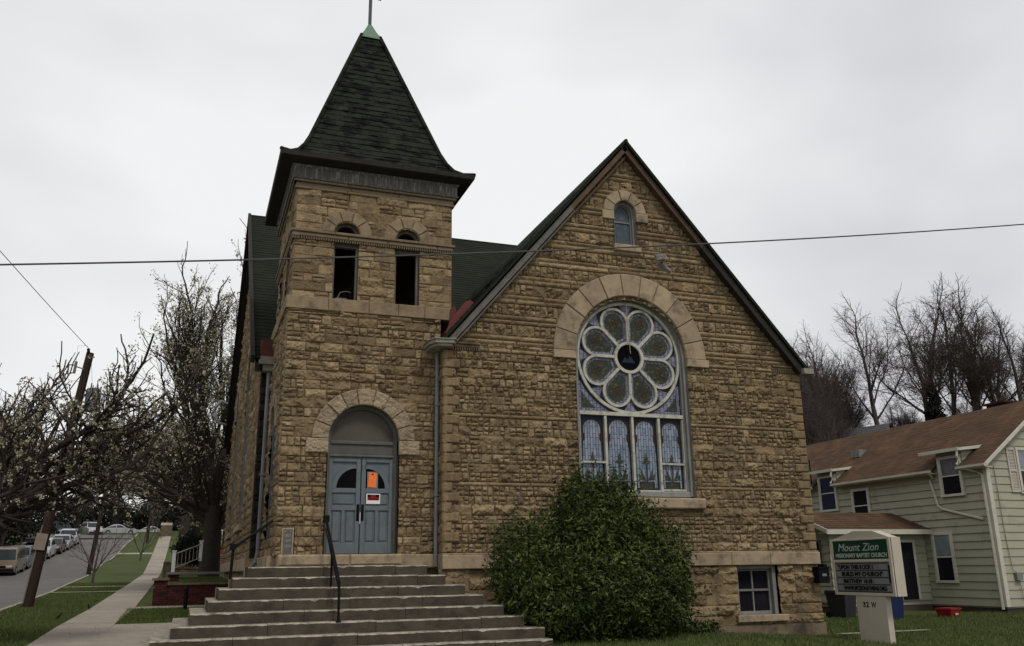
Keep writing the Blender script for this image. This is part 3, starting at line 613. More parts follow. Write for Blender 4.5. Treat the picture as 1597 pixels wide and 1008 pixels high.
one(lambda b:(b.lap((EXL-.06,GRB,EZ+.06),(EXL-.06,18.19,EZ+.06),(AX,GRB,AZ+.11),(AX,18.19,AZ+.11),36,.35,.014,(-.77,0,.64)),),'shingle_course',M['shingle2'],gr)
# main roof: ridge runs left to right
RY,RZT,EY,EZM=30.2,13.8,21.95,6.75
def f(b):
    b.lap((1.18,EY,EZM),(13.9,EY,EZM),(1.18,RY,RZT),(13.9,RY,RZT),52,.33,.010,(0,-.65,.76),tone=(.35,.65))
    b.face([(1.18,EY,EZM-.05),(13.9,EY,EZM-.05),(13.9,RY,RZT-.05),(1.18,RY,RZT-.05)])
    b.face([(1.18,2*RY-EY,EZM),(13.9,2*RY-EY,EZM),(13.9,RY,RZT),(1.18,RY,RZT)])
    b.tube([(1.15,RY,RZT+.0),(13.9,RY,RZT+.0)],.05,6)
mr_=one(f,'main_roof',M['shingle2'],ch)
def f(b):
    fn=lambda u,z,d:(d,u,z)
    for s in (-1,1):
        y0=RY+s*(RY-EY); P=[(y0,EZM-.12),(RY,RZT-.12),(RY,RZT+.1),(y0+s*.1,EZM+.05)]; b.prism(P,fn,1.10,1.20,.4)
        P=[(y0,EZM-.34),(RY,RZT-.34),(RY,RZT-.12),(y0,EZM-.12)]; b.prism(P,fn,1.22,1.40,.3)
one(f,'left_gable_rake',M['darkwood'],ch)
def m_l(u,z): return (z<13.5-.868*np.abs(u-RY))&~in_arch(u,z,27.1,2.95,7.1,1.0)&~in_arch(u,z,33.2,2.95,7.1,1.0)
stone_wall('left_gable_wall',ch,LEFT(1.41),22.4,38.0,1.95,13.4,[(1.95,13.4,'tower')],m_l,21,res=.042,bulge=.06)
def f(b):
    b.box(1.43,5.3,22.42,22.5,1.7,6.7); b.box(1.5,14.5,38.0,38.1,0,6.7); b.box(1.52,14.5,22.6,38,1.9,1.95)
one(f,'nave_wall',M['darkstone'],ch)
stone_wall('nave_front_wall',ch,FRONT(22.4),1.40,1.72,1.95,6.7,[(1.95,6.7,'tower')],None,22,res=.03,material=mat('painted_shade_stone',(.030,.024,.018),(.016,.013,.010),rough=.95,scale=6,bump=.6))  # near-black stone colour paints in the shade of this narrow recess
for c in (27.1,33.2):
    voussoirs(LEFT(1.41),c,7.1,1.0,1.35,9,-.1,.09,.01,seed=3).build('side_window_arch',M['voussoir'],ch)
    def f(b):
        b.band(opening(c,2.95,7.1,1.0),opening(c,2.95,7.1,.88),LEFT(1.41),-.22,-.06,tone=.5)
        o_=opening(c,2.95,7.1,1.0)
        for k in range(len(o_)-1): b.face([LEFT(1.41)(*o_[k],.03),LEFT(1.41)(*o_[k+1],.03),LEFT(1.41)(*o_[k+1],-.3),LEFT(1.41)(*o_[k],-.3)],.4)
    wn=one(f,'side_window',M['greyframe'],ch)
    one(lambda b:b.prism(opening(c,3.0,7.1,.89),LEFT(1.41),-.3,-.2),'window_glass',M['teal'],wn)
    one(lambda b:blk(b,LEFT(1.41),c-1.3,c+1.3,2.78,2.95,-.1,.14,.015,.7),'window_sill',M['trimstone'],ch)
# tower side window
c=20.7
def f(b):
    b.band(opening(c,2.25,4.75,.62),opening(c,2.25,4.75,.50),LEFT(1.67),-.2,-.02,tone=.6)
wn=one(f,'side_window',M['door'],ch); one(lambda b:b.prism(opening(c,2.3,4.75,.52),LEFT(1.67),-.25,-.15),'window_glass',M['blackglass'],wn)
voussoirs(LEFT(1.67),c,4.75,.62,.95,7,-.1,.07,.01,seed=9).build('side_window_arch',M['voussoir'],ch)
# gutters, boxes, flashing, downspouts
def f(b):
    P=[(4.72,18.45),(4.82,18.2),(5.22,18.14),(5.30,18.28),(5.30,18.95),(4.72,18.95)]
    for z0,z1,g in ((6.44,6.50,.05),(6.50,6.58,0),(6.58,6.60,-.03)):
        Q_=[(x+(g if x<5 else -g),y+g) for x,y in P]; b.prism(Q_,lambda u,v,d:(u,v,d),z0,z1,.6)
one(f,'box_gutter',M['gutter'],ch)
def f(b):
    b.prism([(5.14,6.72),(5.24,6.72),(5.86,7.48),(5.74,7.56),(5.62,7.50),(5.36,7.16)],lambda u,z,d:(u-.10,d,z+.02),18.30,18.34,.8)
    b.prism([(5.30,6.9),(5.42,7.0),(5.50,7.45),(5.44,7.62),(5.34,7.5)],lambda u,z,d:(u,d,z),18.92,18.98,.6)
    b.face([(4.95,18.5,6.62),(5.35,18.35,6.72),(5.85,19.0,7.50),(5.35,20.4,7.72),(5.2,19.1,6.9)],.5)
    b.face([(5.42,19.1,6.7),(5.46,19.0,7.8),(5.6,19.6,7.3),(5.6,20.4,7.2)],.7); b.face([(5.30,18.25,6.72),(5.95,18.35,7.62),(6.1,18.9,7.75),(5.4,19.1,7.1)],.55)
    b.box(1.34,1.66,21.95,22.38,6.80,7.25,.3)
split_by(one(f,'flashing',M['redmetal'],ch),lambda c:0 if c.x<3 else (1 if c.x<5.28 else 2))
one(lambda b:(b.box(1.30,1.70,21.85,22.2,6.60,6.70),b.box(1.33,1.68,21.9,22.38,6.70,6.80),b.box(1.36,1.66,21.95,22.2,6.45,6.60)),'box_gutter',M['gutter'],ch)
one(lambda b:(b.tube([(5.02,18.84,6.45),(5.03,18.84,4.0),(5.03,18.84,1.72)],.045,10),b.box(4.97,5.09,18.78,18.9,3.2,3.24),b.box(4.97,5.09,18.78,18.9,5.2,5.24)),'downspout',M['spout'],ch)
one(lambda b:(b.tube([(1.57,22.1,6.5),(1.57,22.1,2.1),(1.5,21.9,1.85),(1.32,21.3,1.7)],.05,8),b.box(1.5,1.64,22.04,22.16,3.9,3.94)),'downspout',M['spout'],ch)
# eave end lump at right
one(lambda b:b.box(14.55,14.85,18.14,18.5,6.38,6.52),'eave_return',M['gutter'],ch)
# --- great window
voussoirs(GF,GC,6.60,GRAD+.05,2.06,11,-.15,.085,.014,seed=31).build('rose_window_arch',M['trimstone'],ch)
def f(b):
    blk(b,GF,7.72,GC-GRAD-.05,6.41,6.605,-.1,.095,.015,.7); blk(b,GF,GC+GRAD+.05,11.91,6.41,6.605,-.1,.095,.015,.8)
split_by(one(f,'impost_block',M['trimstone'],ch),lambda c:c.x>9.79)
gwr=MB()
o_=opening(GC,3.2,6.60,GRAD+.06,36)
for k in range(len(o_)-1): gwr.face([GF(*o_[k],.05),GF(*o_[k+1],.05),GF(*o_[k+1],-.3),GF(*o_[k],-.3)],.3)
gwr.band(opening(GC,3.25,6.60,GRAD+.055,36),opening(GC,3.25,6.60,GRAD-.01,36),GF,-.16,-.03,tone=.7)
gwr.band(opening(GC,3.25,6.60,GRAD-.01,36),opening(GC,3.3,6.60,GRAD-.06,36),GF,-.2,-.10,tone=.4)
blk(gwr,GF,GC-GRAD,GC+GRAD,3.22,3.36,-.2,-.04,.02,.9)
gw=gwr.build('great_window_frame',M['greyframe'],ch)
one(lambda b:blk(b,GF,8.12,11.50,2.95,3.20,-.1,.16,.03,.75),'great_window_sill',M['trimstone'],ch)
T0=-.17; RG=GRAD-.06
def bar(b,p,q,w_,d0,d1,tone=.5):
    p,q=Vector(p),Vector(q); n=Vector((-(q-p).y,(q-p).x)).normalized()*w_/2
    b.prism([tuple(p+n),tuple(q+n),tuple(q-n),tuple(p-n)],GF,d0,d1,tone)
def f(b):
    bar(b,(GC-RG,5.17),(GC+RG,5.17),.085,-.2,T0+.075,.8)
    b.band([(GC+(RG+.02)*math.cos(2*PI*k/72),RZ+(RG+.02)*math.sin(2*PI*k/72)) for k in range(72)],[(GC+(RG-.05)*math.cos(2*PI*k/72),RZ+(RG-.05)*math.sin(2*PI*k/72)) for k in range(72)],GF,-.2,T0+.05,True,.7)
    b.band([(GC+.40*math.cos(2*PI*k/40),RZ+.40*math.sin(2*PI*k/40)) for k in range(40)],[(GC+.325*math.cos(2*PI*k/40),RZ+.325*math.sin(2*PI*k/40)) for k in range(40)],GF,-.2,T0+.062,True,.75)
    rho=.925; rp=.352; Lt=rho*math.cos(R(22.5))
    for k in range(8):
        t=R(45*k); dv=Vector((math.cos(t),math.sin(t))); c0=Vector((GC,RZ)); bar(b,c0+dv*.39,c0+dv*(Lt+.06),.07,-.2,T0+.055,.7)
        tc_=R(45*k+22.5); cc=(GC+rho*math.cos(tc_),RZ+rho*math.sin(tc_)); a0=45*k+22.5-112.5; a1=45*k+22.5+112.5
        O=arch_pts(cc[0],cc[1],rp+.03,24,a0,a1); I=arch_pts(cc[0],cc[1],rp-.03,24,a0,a1); b.band(O,I,GF,-.2,T0+.047+.0012*(k%2),tone=.65)
tr=one(f,'rose_tracery',M['cream'],gw)
def f(b):
    for x in (9.08,GC,10.50): bar(b,(x,5.13),(x,3.36),.06,-.2,T0+.06,.75)
    bar(b,(GC-RG,5.12),(GC-RG,3.36),.05,-.2,T0+.05,.6); bar(b,(GC+RG,5.12),(GC+RG,3.36),.05,-.2,T0+.05,.6)
    bar(b,(GC-RG+.025,4.02),(9.05,4.02),.045,-.2,T0+.05,.8); bar(b,(10.53,4.02),(GC+RG-.025,4.02),.045,-.2,T0+.05,.8); bar(b,(10.53,3.40),(GC+RG-.025,3.40),.05,-.2,T0+.05,.8)
    bar(b,(9.11,3.375),(10.47,3.375),.04,-.2,T0+.05,.8)
split_by(one(f,'mullion',M['cream'],gw),lambda c:0 if c.x<8.45 else (1 if c.x<9.06-.03 and abs(c.z-4.02)<.05 else (2 if c.x<9.3 else (3 if c.x<10.2 else 4))))
# stained glass
one(lambda b:b.prism([(GC+RG+.03,5.15)]+[(x,z) for x,z in arch_pts(GC,6.58,RG+.03,36)]+[(GC-RG-.03,5.15)],GF,-.23,-.185),'spandrel_glass',M['navy'],gw)
b=MB()
for k in range(8):   # small triangles between the petals and ring
    t=R(45*k); c0=Vector((GC,RZ)); dv=Vector((math.cos(t),math.sin(t))); nv=Vector((-dv.y,dv.x)); 
    b.face([GF(*(c0+dv*1.33+nv*.17),-.181),GF(*(c0+dv*1.33-nv*.17),-.181),GF(*(c0+dv*1.02),-.181)],.5)
split_by(b.build('triangle_glass',M['lavb'],gw),lambda c:int(round(math.atan2(c.z-RZ,c.x-GC)/(PI/4)))%8)
b=MB()
for s in (-1,1):
    x=GC+s*(RG-.03); P=[(x,5.23),(x,5.95)]+[(GC+s*1.44*math.cos(R(t)),RZ-1.44*math.sin(R(t))) for t in (27,34,41,48,55,62,68)]; P[-1]=(P[-1][0],5.23)
    b.prism(P,GF,-.19,-.182); 
split_by(b.build('corner_glass',M['lavb'],gw),lambda c:c.x>GC)
b=MB()
for s in (-1,1):
    x=GC+s*(RG-.10); b.face([GF(x,5.30,-.178),GF(x,5.72,-.178),GF(x-s*.10,5.56,-.178),GF(x-s*.22,5.42,-.178),GF(x-s*.36,5.30,-.178)])
split_by(b.build('corner_glass_centre',M['olive'],gw),lambda c:c.x>GC)
def petal(k,ins):
    rho=.925; rp=.352-.03-ins; t=45*k+22.5; cc=(GC+rho*math.cos(R(t)),RZ+rho*math.sin(R(t)))
    P=arch_pts(cc[0],cc[1],rp,18,t-112.5,t+112.5)
    off=ins+.036; r0=.42+ins
    # inner end corners, parallel to the spokes
    h0=off/math.sin(R(22.5)); 
    def pt(rad,side):
        a=R(t); hw=rad*math.tan(R(22.5))-off/math.cos(R(22.5)); hw=max(hw,.0); return (GC+rad*math.cos(a)-side*hw*math.sin(a),RZ+rad*math.sin(a)+side*hw*math.cos(a))
    r0=max(r0,h0+.004) if ins>0 else max(r0,h0)
    return P+[pt(r0,1),pt(r0,-1)]
for k in range(8):
    p1=one(lambda b:b.face([GF(*p,-.178) for p in petal(k,0.0)]),'petal_glass',M['lavb'],gw)
    b=MB(); b.face([GF(*p,-.176) for p in petal(k,.07)],rnd.uniform(.3,.7)); pg=b.build('petal_centre',M['olive'],gw)
    b=MB(); t=R(45*k+22.5); c0=Vector((GC+.92*math.cos(t),RZ+.92*math.sin(t)))
    for q in range(4):
        c1=c0+Vector((math.cos(t+q*PI/2),math.sin(t+q*PI/2)))*.075
        b.band([(c1.x+.062*math.cos(2*PI*i/14),c1.y+.062*math.sin(2*PI*i/14)) for i in range(14)],[(c1.x+.032*math.cos(2*PI*i/14),c1.y+.032*math.sin(2*PI*i/14)) for i in range(14)],GF,-.1755,-.174-.0003*q,True)
    b.build('quatrefoil',M['quat'],gw)
one(lambda b:b.face([GF(GC+.33*math.cos(2*PI*k/30),RZ+.33*math.sin(2*PI*k/30),-.17) for k in range(30)]),'hub_glass',M['blackglass'],gw)
b=MB(); b.face([GF(x,z,-.168) for x,z in ((9.62,6.46),(9.70,6.6),(9.78,6.54),(9.84,6.64),(9.98,6.46))]); b.build('hub_emblem',M['navy'],gw)
b=MB(); b.face([GF(GC-RG-.02,3.33,-.2),GF(GC+RG+.02,3.33,-.2),GF(GC+RG+.02,5.16,-.2),GF(GC-RG-.02,5.16,-.2)]); b.build('lancet_surround',M['navy'],gw)
xs4=[(GC-RG+.03,9.05),(9.11,9.76),(9.82,10.47),(10.53,GC+RG-.03)]
for (a,c2) in xs4:
    m_=(a+c2)/2; hw=(c2-a)/2-.085; P=[(m_+hw+.03,3.45),(m_+hw+.03,4.2),(m_+hw,4.6)]+arch_pts(m_,4.80,hw,18)+[(m_-hw,4.6),(m_-hw-.03,4.2),(m_-hw-.03,3.45)]
    one(lambda b:b.face([GF(*p,-.192) for p in P]),'lancet_glass',M['lav'],gw)
    b=MB(); b.band(arch_pts(m_,4.78,hw+.065,18,-5,185),arch_pts(m_,4.78,hw+.02,18,-5,185),GF,-.19,-.188)
    for s in (-1,1): b.face([GF(m_+s*(hw+.065),4.42,-.188),GF(m_+s*(hw-.03),4.55,-.188),GF(m_+s*(hw-.03),4.68,-.188),GF(m_+s*(hw+.065),4.78,-.188)])
    b.build('lancet_arch_band',M['red'],gw)
    b=MB()
    def leafp(cx,cz,w_,h_): b.face([GF(cx,cz-h_*.5,-.1865),GF(cx+w_*.5,cz-h_*.1,-.1865),GF(cx+w_*.22,cz+h_*.15,-.1865),GF(cx,cz+h_*.5,-.1865),GF(cx-w_*.22,cz+h_*.15,-.1865),GF(cx-w_*.5,cz-h_*.1,-.1865)])
    leafp(m_,4.16,.10,.26)
    for s in (-1,1):
        b.face([GF(m_+s*.01,4.0,-.187),GF(m_+s*.11,4.02,-.187),GF(m_+s*.07,4.10,-.187),GF(m_+s*.015,4.08,-.187)])
        b.face([GF(m_+s*.02,3.62,-.187),GF(m_+s*.2,3.64,-.187),GF(m_+s*.22,3.78,-.187),GF(m_+s*.15,3.74,-.187),GF(m_+s*.17,3.95,-.187),GF(m_+s*.10,3.78,-.187)])
    b.face([GF(m_-.02,3.6,-.1875),GF(m_+.02,3.6,-.1875),GF(m_+.02,4.08,-.1875),GF(m_-.02,4.08,-.1875)])
    b.face([GF(m_-.2,3.42,-.1875),GF(m_+.2,3.42,-.1875),GF(m_+.2,3.58,-.1875),GF(m_-.2,3.58,-.1875)])
    b.build('lancet_ornament',M['olive'],gw)
    b=MB(); b.band([(m_+.2,3.42),(m_+.2,3.60),(m_-.2,3.60),(m_-.2,3.42)],[(m_+.16,3.42),(m_+.16,3.575),(m_-.16,3.575),(m_-.16,3.42)],GF,-.187,-.185); b.build('lancet_base_band',M['red'],gw)
one(lambda b:b.tube([GF(9.74,8.0,-.06),GF(9.76,7.2,-.04),GF(9.80,6.66,-.05)],.012,6),'hanging_rod',M['gutter'],gw)
# --- small gable window
voussoirs(GF,9.79,10.33,.31,.60,5,-.1,.07,.008,seed=41).build('attic_window_arch',M['trimstone'],ch)
def f(b):
    blk(b,GF,9.15,9.48,10.10,10.335,-.1,.08,.015,.7); blk(b,GF,10.10,10.44,10.10,10.335,-.1,.08,.015,.5)
split_by(one(f,'impost_block',M['trimstone'],ch),lambda c:c.x>9.79)
def f(b):
    b.band(opening(9.79,9.44,10.33,.312),opening(9.79,9.44,10.33,.25),GF,-.2,-.06,tone=.5); b.band(opening(9.79,9.44,10.33,.25),opening(9.79,9.46,10.33,.215),GF,-.2,-.12,tone=.3)
    o_=opening(9.79,9.44,10.33,.312)
    for k in range(len(o_)-1): b.face([GF(*o_[k],.05),GF(*o_[k+1],.05),GF(*o_[k+1],-.2),GF(*o_[k],-.2)],.5)
    bar(b,(9.57,10.12),(10.0,10.12),.035,-.2,-.13)
wn=one(f,'attic_window',M['greyframe'],ch); one(lambda b:b.prism(opening(9.79,9.45,10.33,.22),GF,-.2,-.16),'window_glass',M['teal'],wn)
one(lambda b:(blk(b,GF,9.42,10.18,9.26,9.44,-.1,.13,.02,.7),blk(b,GF,9.36,10.24,9.20,9.26,-.1,.06,.01,.4)),'attic_window_sill',M['trimstone'],ch)
# --- basement windows
for (a,c2,z0,z1) in ((12.29,13.41,.53,1.655),(9.72,10.81,.56,1.5)):
    m_=(a+c2)/2-.04
    def f(b):
        for u0,u1,q0,q1 in ((a,a+.06,z0,z1),(c2-.10,c2,z0,z1),(a+.06,c2-.10,z1-.08,z1)): blk(b,GF,u0,u1,q0,q1,-.3,-.05,.006,.6)
        for u0,u1,q0,q1 in ((a+.06,a+.1,z0,z1-.08),(c2-.15,c2-.10,z0,z1-.08),(a+.1,c2-.15,z1-.13,z1-.08),(a+.1,c2-.15,z0,z0+.08),(m_-.018,m_+.018,z0+.08,z1-.13)): blk(b,GF,u0,u1,q0,q1,-.3,-.16,.004,.7)
        blk(b,GF,a+.1,c2-.15,(z0+z1)/2-.03,(z0+z1)/2+.02,-.3,-.145,.004,.2)
    wn=one(f,'basement_window',M['greyframe'],ch); one(lambda b:b.box(a,c2,18.70,18.74,z0,z1),'window_glass',glassm('basement_glass',(.012,.011,.018),.15),wn)
    one(lambda b:blk(b,GF,a-.12,c2+.17,z0-.15,z0,-.2,.12,.012,.7),'basement_window_sill',M['trimstone'],ch)
b=MB(); b.box(14.42,14.72,18.22,18.44,1.22,1.56); b.box(14.40,14.74,18.20,18.44,1.56,1.60); b.box(14.60,14.70,18.25,18.35,1.60,1.66)
o=b.build('wall_lamp',M['black'],None,loc=(14.57,18.33,1.22)); tag(o,'black box lamp fixed to the right corner of the church','lamp'); one(lambda b:b.box(14.51,14.63,18.205,18.22,1.38,1.44),'lens',M['greyframe'],o)
# old hole/drips marks are in the stone material; security lamp behind the left gable
b=MB(); b.tube([(1.08,36.9,8.25),(.85,36.9,8.35),(.62,36.9,8.1),(.6,36.9,7.75),(.8,36.9,7.45),(1.1,36.9,7.4)],[.04,.05,.08,.09,.07,.04],8)
o=b.build('gutter_elbow',M['spout'],ch)
# ------------------------------------------------------------------ steps
es=thing('entrance_steps','broad weathered stone steps rising on three sides to the blue double door','steps',(3,17,.2))
rg=random.Random(4)
ZT=[1.755-.195*i for i in range(9)]; XL=[1.12,.84,.60,.42,.13,-.16,-.46,-.72,-.95]; XR=[4.64,4.95,5.27,5.56,5.87,6.18,6.48,6.52,6.55]; YF=[18.05-.30*i for i in range(9)]; YB=[18.98,19.0,19.1,19.25,19.4,19.6,19.8,20.0,20.2]
for i in range(9):
    b=MB(); u=XL[i]; z1=ZT[i]; z0=z1-.193
    while u<XR[i]-.02:
        wd=rg.uniform(1.2,2.2)
        if u+wd>XR[i]-.5: wd=XR[i]-u
        dz=rg.uniform(-.006,.006); dy=rg.uniform(-.008,.008); c=.02; y0=YF[i]+dy; tn=rg.uniform(.3,.7); a_,b_=u+.004,u+wd-.004
        yb=18.97 if u+wd>1.6 else YB[i]
        # rounded nosing
        nn=max(3,int((b_-a_)/.09)); us=[a_+(b_-a_)*q/nn for q in range(nn+1)]; cs=[c*rg.uniform(.6,1.3)*(2.0 if rg.random()<.06 else 1) for _ in us]; yj=[y0+rg.uniform(-.004,.004) for _ in us]; cs[0]=cs[-1]=c; yj[0]=yj[-1]=y0
        for q in range(nn):
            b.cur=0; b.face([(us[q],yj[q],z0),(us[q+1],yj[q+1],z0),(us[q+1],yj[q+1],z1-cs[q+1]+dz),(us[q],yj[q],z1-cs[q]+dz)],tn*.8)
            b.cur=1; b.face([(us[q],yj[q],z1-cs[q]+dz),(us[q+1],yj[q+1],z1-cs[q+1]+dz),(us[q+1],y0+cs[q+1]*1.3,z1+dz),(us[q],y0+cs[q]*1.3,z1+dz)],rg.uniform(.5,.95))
            b.face([(us[q],y0+cs[q]*1.3,z1+dz),(us[q+1],y0+cs[q+1]*1.3,z1+dz),(us[q+1],y0+.06,z1+dz),(us[q],y0+.06,z1+dz)],tn)
        b.face([(a_,y0+.06,z1+dz),(b_,y0+.06,z1+dz),(b_,yb,z1+dz),(a_,yb,z1+dz)],tn); b.cur=0; b.face([(a_,y0,z0),(a_,y0,z1-c+dz),(a_,y0+c,z1+dz),(a_,yb,z1+dz),(a_,yb,z0)],tn); b.face([(b_,y0,z0),(b_,y0,z1-c+dz),(b_,y0+c,z1+dz),(b_,yb,z1+dz),(b_,yb,z0)],tn)
        u+=wd
    if XL[i]<1.5: b.cur=1; b.box(XL[i]+.004,1.5,18.975,YB[i]+.4,z0,z1,.5)
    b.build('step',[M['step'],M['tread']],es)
b=MB()
for (a_,c_) in ((1.72,3.15),(3.155,4.25)): blk(b,TF,a_,c_,1.76,1.985,-.3,.42 if a_<3 else .415,.035,rg.uniform(.5,.9))
b.build('threshold',M['trimstone'],es)
# ------------------------------------------------------------------ handrails
def f(b):
    b.tube([(2.64,18.93,2.72),(2.645,18.6,2.66),(2.64,16.62,1.45),(2.64,16.60,1.30)],.028,8); b.tube([(2.64,16.60,1.4),(2.645,16.60,.76)],.024,8); b.tube([(2.63,17.55,2.0),(2.63,17.55,1.35)],.024,8)
    b.tube([(2.66,18.75,2.5),(2.66,16.62,1.24)],.014,6); b.box(2.60,2.69,16.55,16.65,.78,.80); b.box(2.58,2.70,18.55,18.66,2.62,2.76)
o=one(f,'handrail',M['black'],None,loc=(2.64,17.2,.8)); tag(o,'black pipe handrail running down the middle of the steps from the left door jamb','handrail','handrails of the church steps')
def f(b):
    b.tube([(1.60,18.9,2.66),(.86,18.45,2.13),(.84,18.45,2.0)],.028,8); b.tube([(.85,18.45,2.10),(.83,18.45,1.53)],.03,8); b.box(.78,.9,18.4,18.5,2.08,2.2)
o=one(f,'handrail',M['black'],None,loc=(.84,18.45,1.56)); tag(o,'black pipe handrail at the left end of the steps against the tower corner','handrail','handrails of the church steps')
o=one(lambda b:(b.tube([(.08,28.4,.5),(.08,28.4,1.22)],.06,8),b.tube([(.08,28.4,1.22),(.08,28.4,1.3)],[.09,.05],8)),'garden_post',M['black'],None,loc=(.08,28.4,.5)); tag(o,'short black post standing in front of the brick wall','post')
# ================================================================== GREEN HOUSE
M['siding']=mat('pale_green_siding',(.355,.342,.26),(.30,.288,.22),rough=.75,scale=1.2,bump=.15,tone=.06,dirt=((.15,.155,.115),1.4,.55,.8,(1,1,1)))
M['brownroof']=mat('brown_asphalt_shingles',(.090,.055,.036),(.060,.039,.027),rough=.95,scale=1.6,bump=.3,tone=.2,spec=.05,dirt=((.14,.075,.042),1.1,.50,.72,(1,1,.6)))
M['housetrim']=mat('cream_house_trim',(.52,.50,.42),(.42,.40,.33),rough=.6,scale=4,tone=.08)
M['brick']=mat('red_brick',(.075,.024,.022),(.045,.018,.016),rough=.95,scale=9,bump=.6,tone=.35,spec=.1)
M['curtain']=mat('curtain',(.19,.175,.19),(.07,.06,.08),rough=.8,scale=6,stretch=(1,4,.3))
M['hglass']=glassm('house_glass',(.014,.013,.018),.1); M['blueglass']=glassm('blue_glass',(.012,.016,.05),.15); M['paleglass']=glassm('pale_curtained_glass',(.22,.25,.28),.2)
HX=26.0; HY=23.4
hs=thing('house','pale green two-storey house with a brown shingle roof right of the church','house',(29,30,0))
def f(b):
    b.lap((HX,HY,.2),(HX,38,.2),(HX,HY,5.1),(HX,38,5.1),18,40,.042,(-1,0,0),tone=(.35,.65))
    b.box(HX+.02,32.3,HY+.02,38,.15,5.0)
one(f,'side_wall',M['siding'],hs)
def f(b):
    n=27
    for i in range(n):
        z0=.2+i*.272; z1=z0+.272
        if z0>7.3: break
        w0=max(0,min(3.2,(7.45-z0)/.72)) if z0>5.1 else 3.2; w1=max(0,min(3.2,(7.45-z1)/.72)) if z1>5.1 else 3.2
        b.face([(29.2-w0,HY-.03,z0),(29.2+w0,HY-.03,z0),(29.2+w1,HY,z1),(29.2-w1,HY,z1)],rnd.uniform(.4,.6)); b.face([(29.2-w0,HY,z0),(29.2+w0,HY,z0),(29.2+w0,HY-.03,z0),(29.2-w0,HY-.03,z0)],.5)
one(f,'gable_wall',M['siding'],hs)
one(lambda b:b.box(HX+.04,32.2,HY+.04,38,-.4,.2),'foundation',mat('dark_foundation',(.07,.05,.042),rough=.95,scale=3),hs)
one(lambda b:(b.box(HX-.05,HX+.0,HY-.05,HY+.1,.2,4.95),b.box(HX+.001,HX+.12,HY-.05,HY-.0,.2,4.95)),'corner_board',M['housetrim'],hs)
EH=4.95; EX=25.68
zr=lambda x:EH+.72*(x-EX)
def f(b):
    for (ya,yb,xa) in ((HY-.3,24.32,EX),(24.32,25.5,26.62),(25.5,31.02,EX),(31.02,32.28,26.58),(32.28,38.3,EX)):
        b.lap((xa,yb,zr(xa)),(xa,ya,zr(xa)),(29.2,yb,zr(29.2)),(29.2,ya,zr(29.2)),24 if xa==EX else 18,.5,.006,(-.58,0,.81),tone=(.3,.7)); b.face([(xa,yb,zr(xa)-.06),(xa,ya,zr(xa)-.06),(29.2,ya,zr(29.2)-.06),(29.2,yb,zr(29.2)-.06)])
    b.face([(29.2,38.3,zr(29.2)),(29.2,HY-.3,zr(29.2)),(32.7,HY-.3,EH),(32.7,38.3,EH)])
one(f,'roof',M['brownroof'],hs)
def f(b):
    fn=lambda u,z,d:(u,d,z)
    b.prism([(EX-.02,EH-.12),(29.2,zr(29.2)-.12),(29.2,zr(29.2)+.02),(EX-.02,EH+.02)],fn,HY-.34,HY-.30); b.prism([(32.72,EH-.12),(32.72,EH+.02),(29.2,zr(29.2)+.02),(29.2,zr(29.2)-.12)],fn,HY-.34,HY-.30)
one(f,'rake_trim',M['housetrim'],hs)
def f(b):
    for y0,y1 in ((HY-.34,24.32),(25.52,31.02),(32.3,38.3)):
        b.prism([(EX-.10,EH+.0),(EX-.10,EH-.08),(EX-.03,EH-.12),(EX,EH-.12),(EX,EH+.0)],lambda u,z,d:(u,d,z),y0,y1)
    b.box(EX,HX,HY-.3,24.32,EH-.13,EH-.1); b.box(EX,HX,25.52,31.02,EH-.13,EH-.1)
split_by(one(f,'eave_gutter',M['housetrim'],hs),lambda c:0 if c.y<25 else (1 if c.y<31.6 else 2))
def win_side(name,y0,y1,z0,z1,gl,curt=None,fr=.11):
    fn=lambda u,z,d:(HX-d,u,z)
    def f(b):
        blk(b,fn,y0,y0+fr,z0,z1,-.02,.09,.006,.6); blk(b,fn,y1-fr,y1,z0,z1,-.02,.09,.006,.6); blk(b,fn,y0+fr,y1-fr,z1-fr,z1,-.02,.088,.006,.6); blk(b,fn,y0-.02,y1+.02,z0-.02,z0+.07,-.02,.11,.006,.7)
        zm=(z0+z1)/2; blk(b,fn,y0+fr,y1-fr,zm-.025,zm+.02,-.02,.07,.004,.7)
        for a in (y0+fr,y1-fr-.03): blk(b,fn,a,a+.03,z0+.07,z1-fr,-.02,.064,.003,.6)
    w_=one(f,name,M['housetrim'],hs)
    one(lambda b:b.box(HX-.056,HX-.053,y0+fr,y1-fr,z0+.07,zm_(z0,z1)),'window_glass',gl,w_)
    one(lambda b:b.box(HX-.056,HX-.053,y0+fr,y1-fr,zm_(z0,z1),z1-fr),'window_glass',curt or gl,w_)
    return w_
zm_=lambda a,b:(a+b)/2
win_side('window',25.25,26.22,.97,2.74,M['hglass'],M['paleglass'])
win_side('window',24.38,25.44,3.98,5.42,M['hglass'],M['curtain'])
wq=win_side('window',31.08,32.22,3.86,5.38,M['blueglass'],M['blueglass'])
win_side('window',29.18,30.22,3.25,4.66,M['hglass'],M['hglass'])
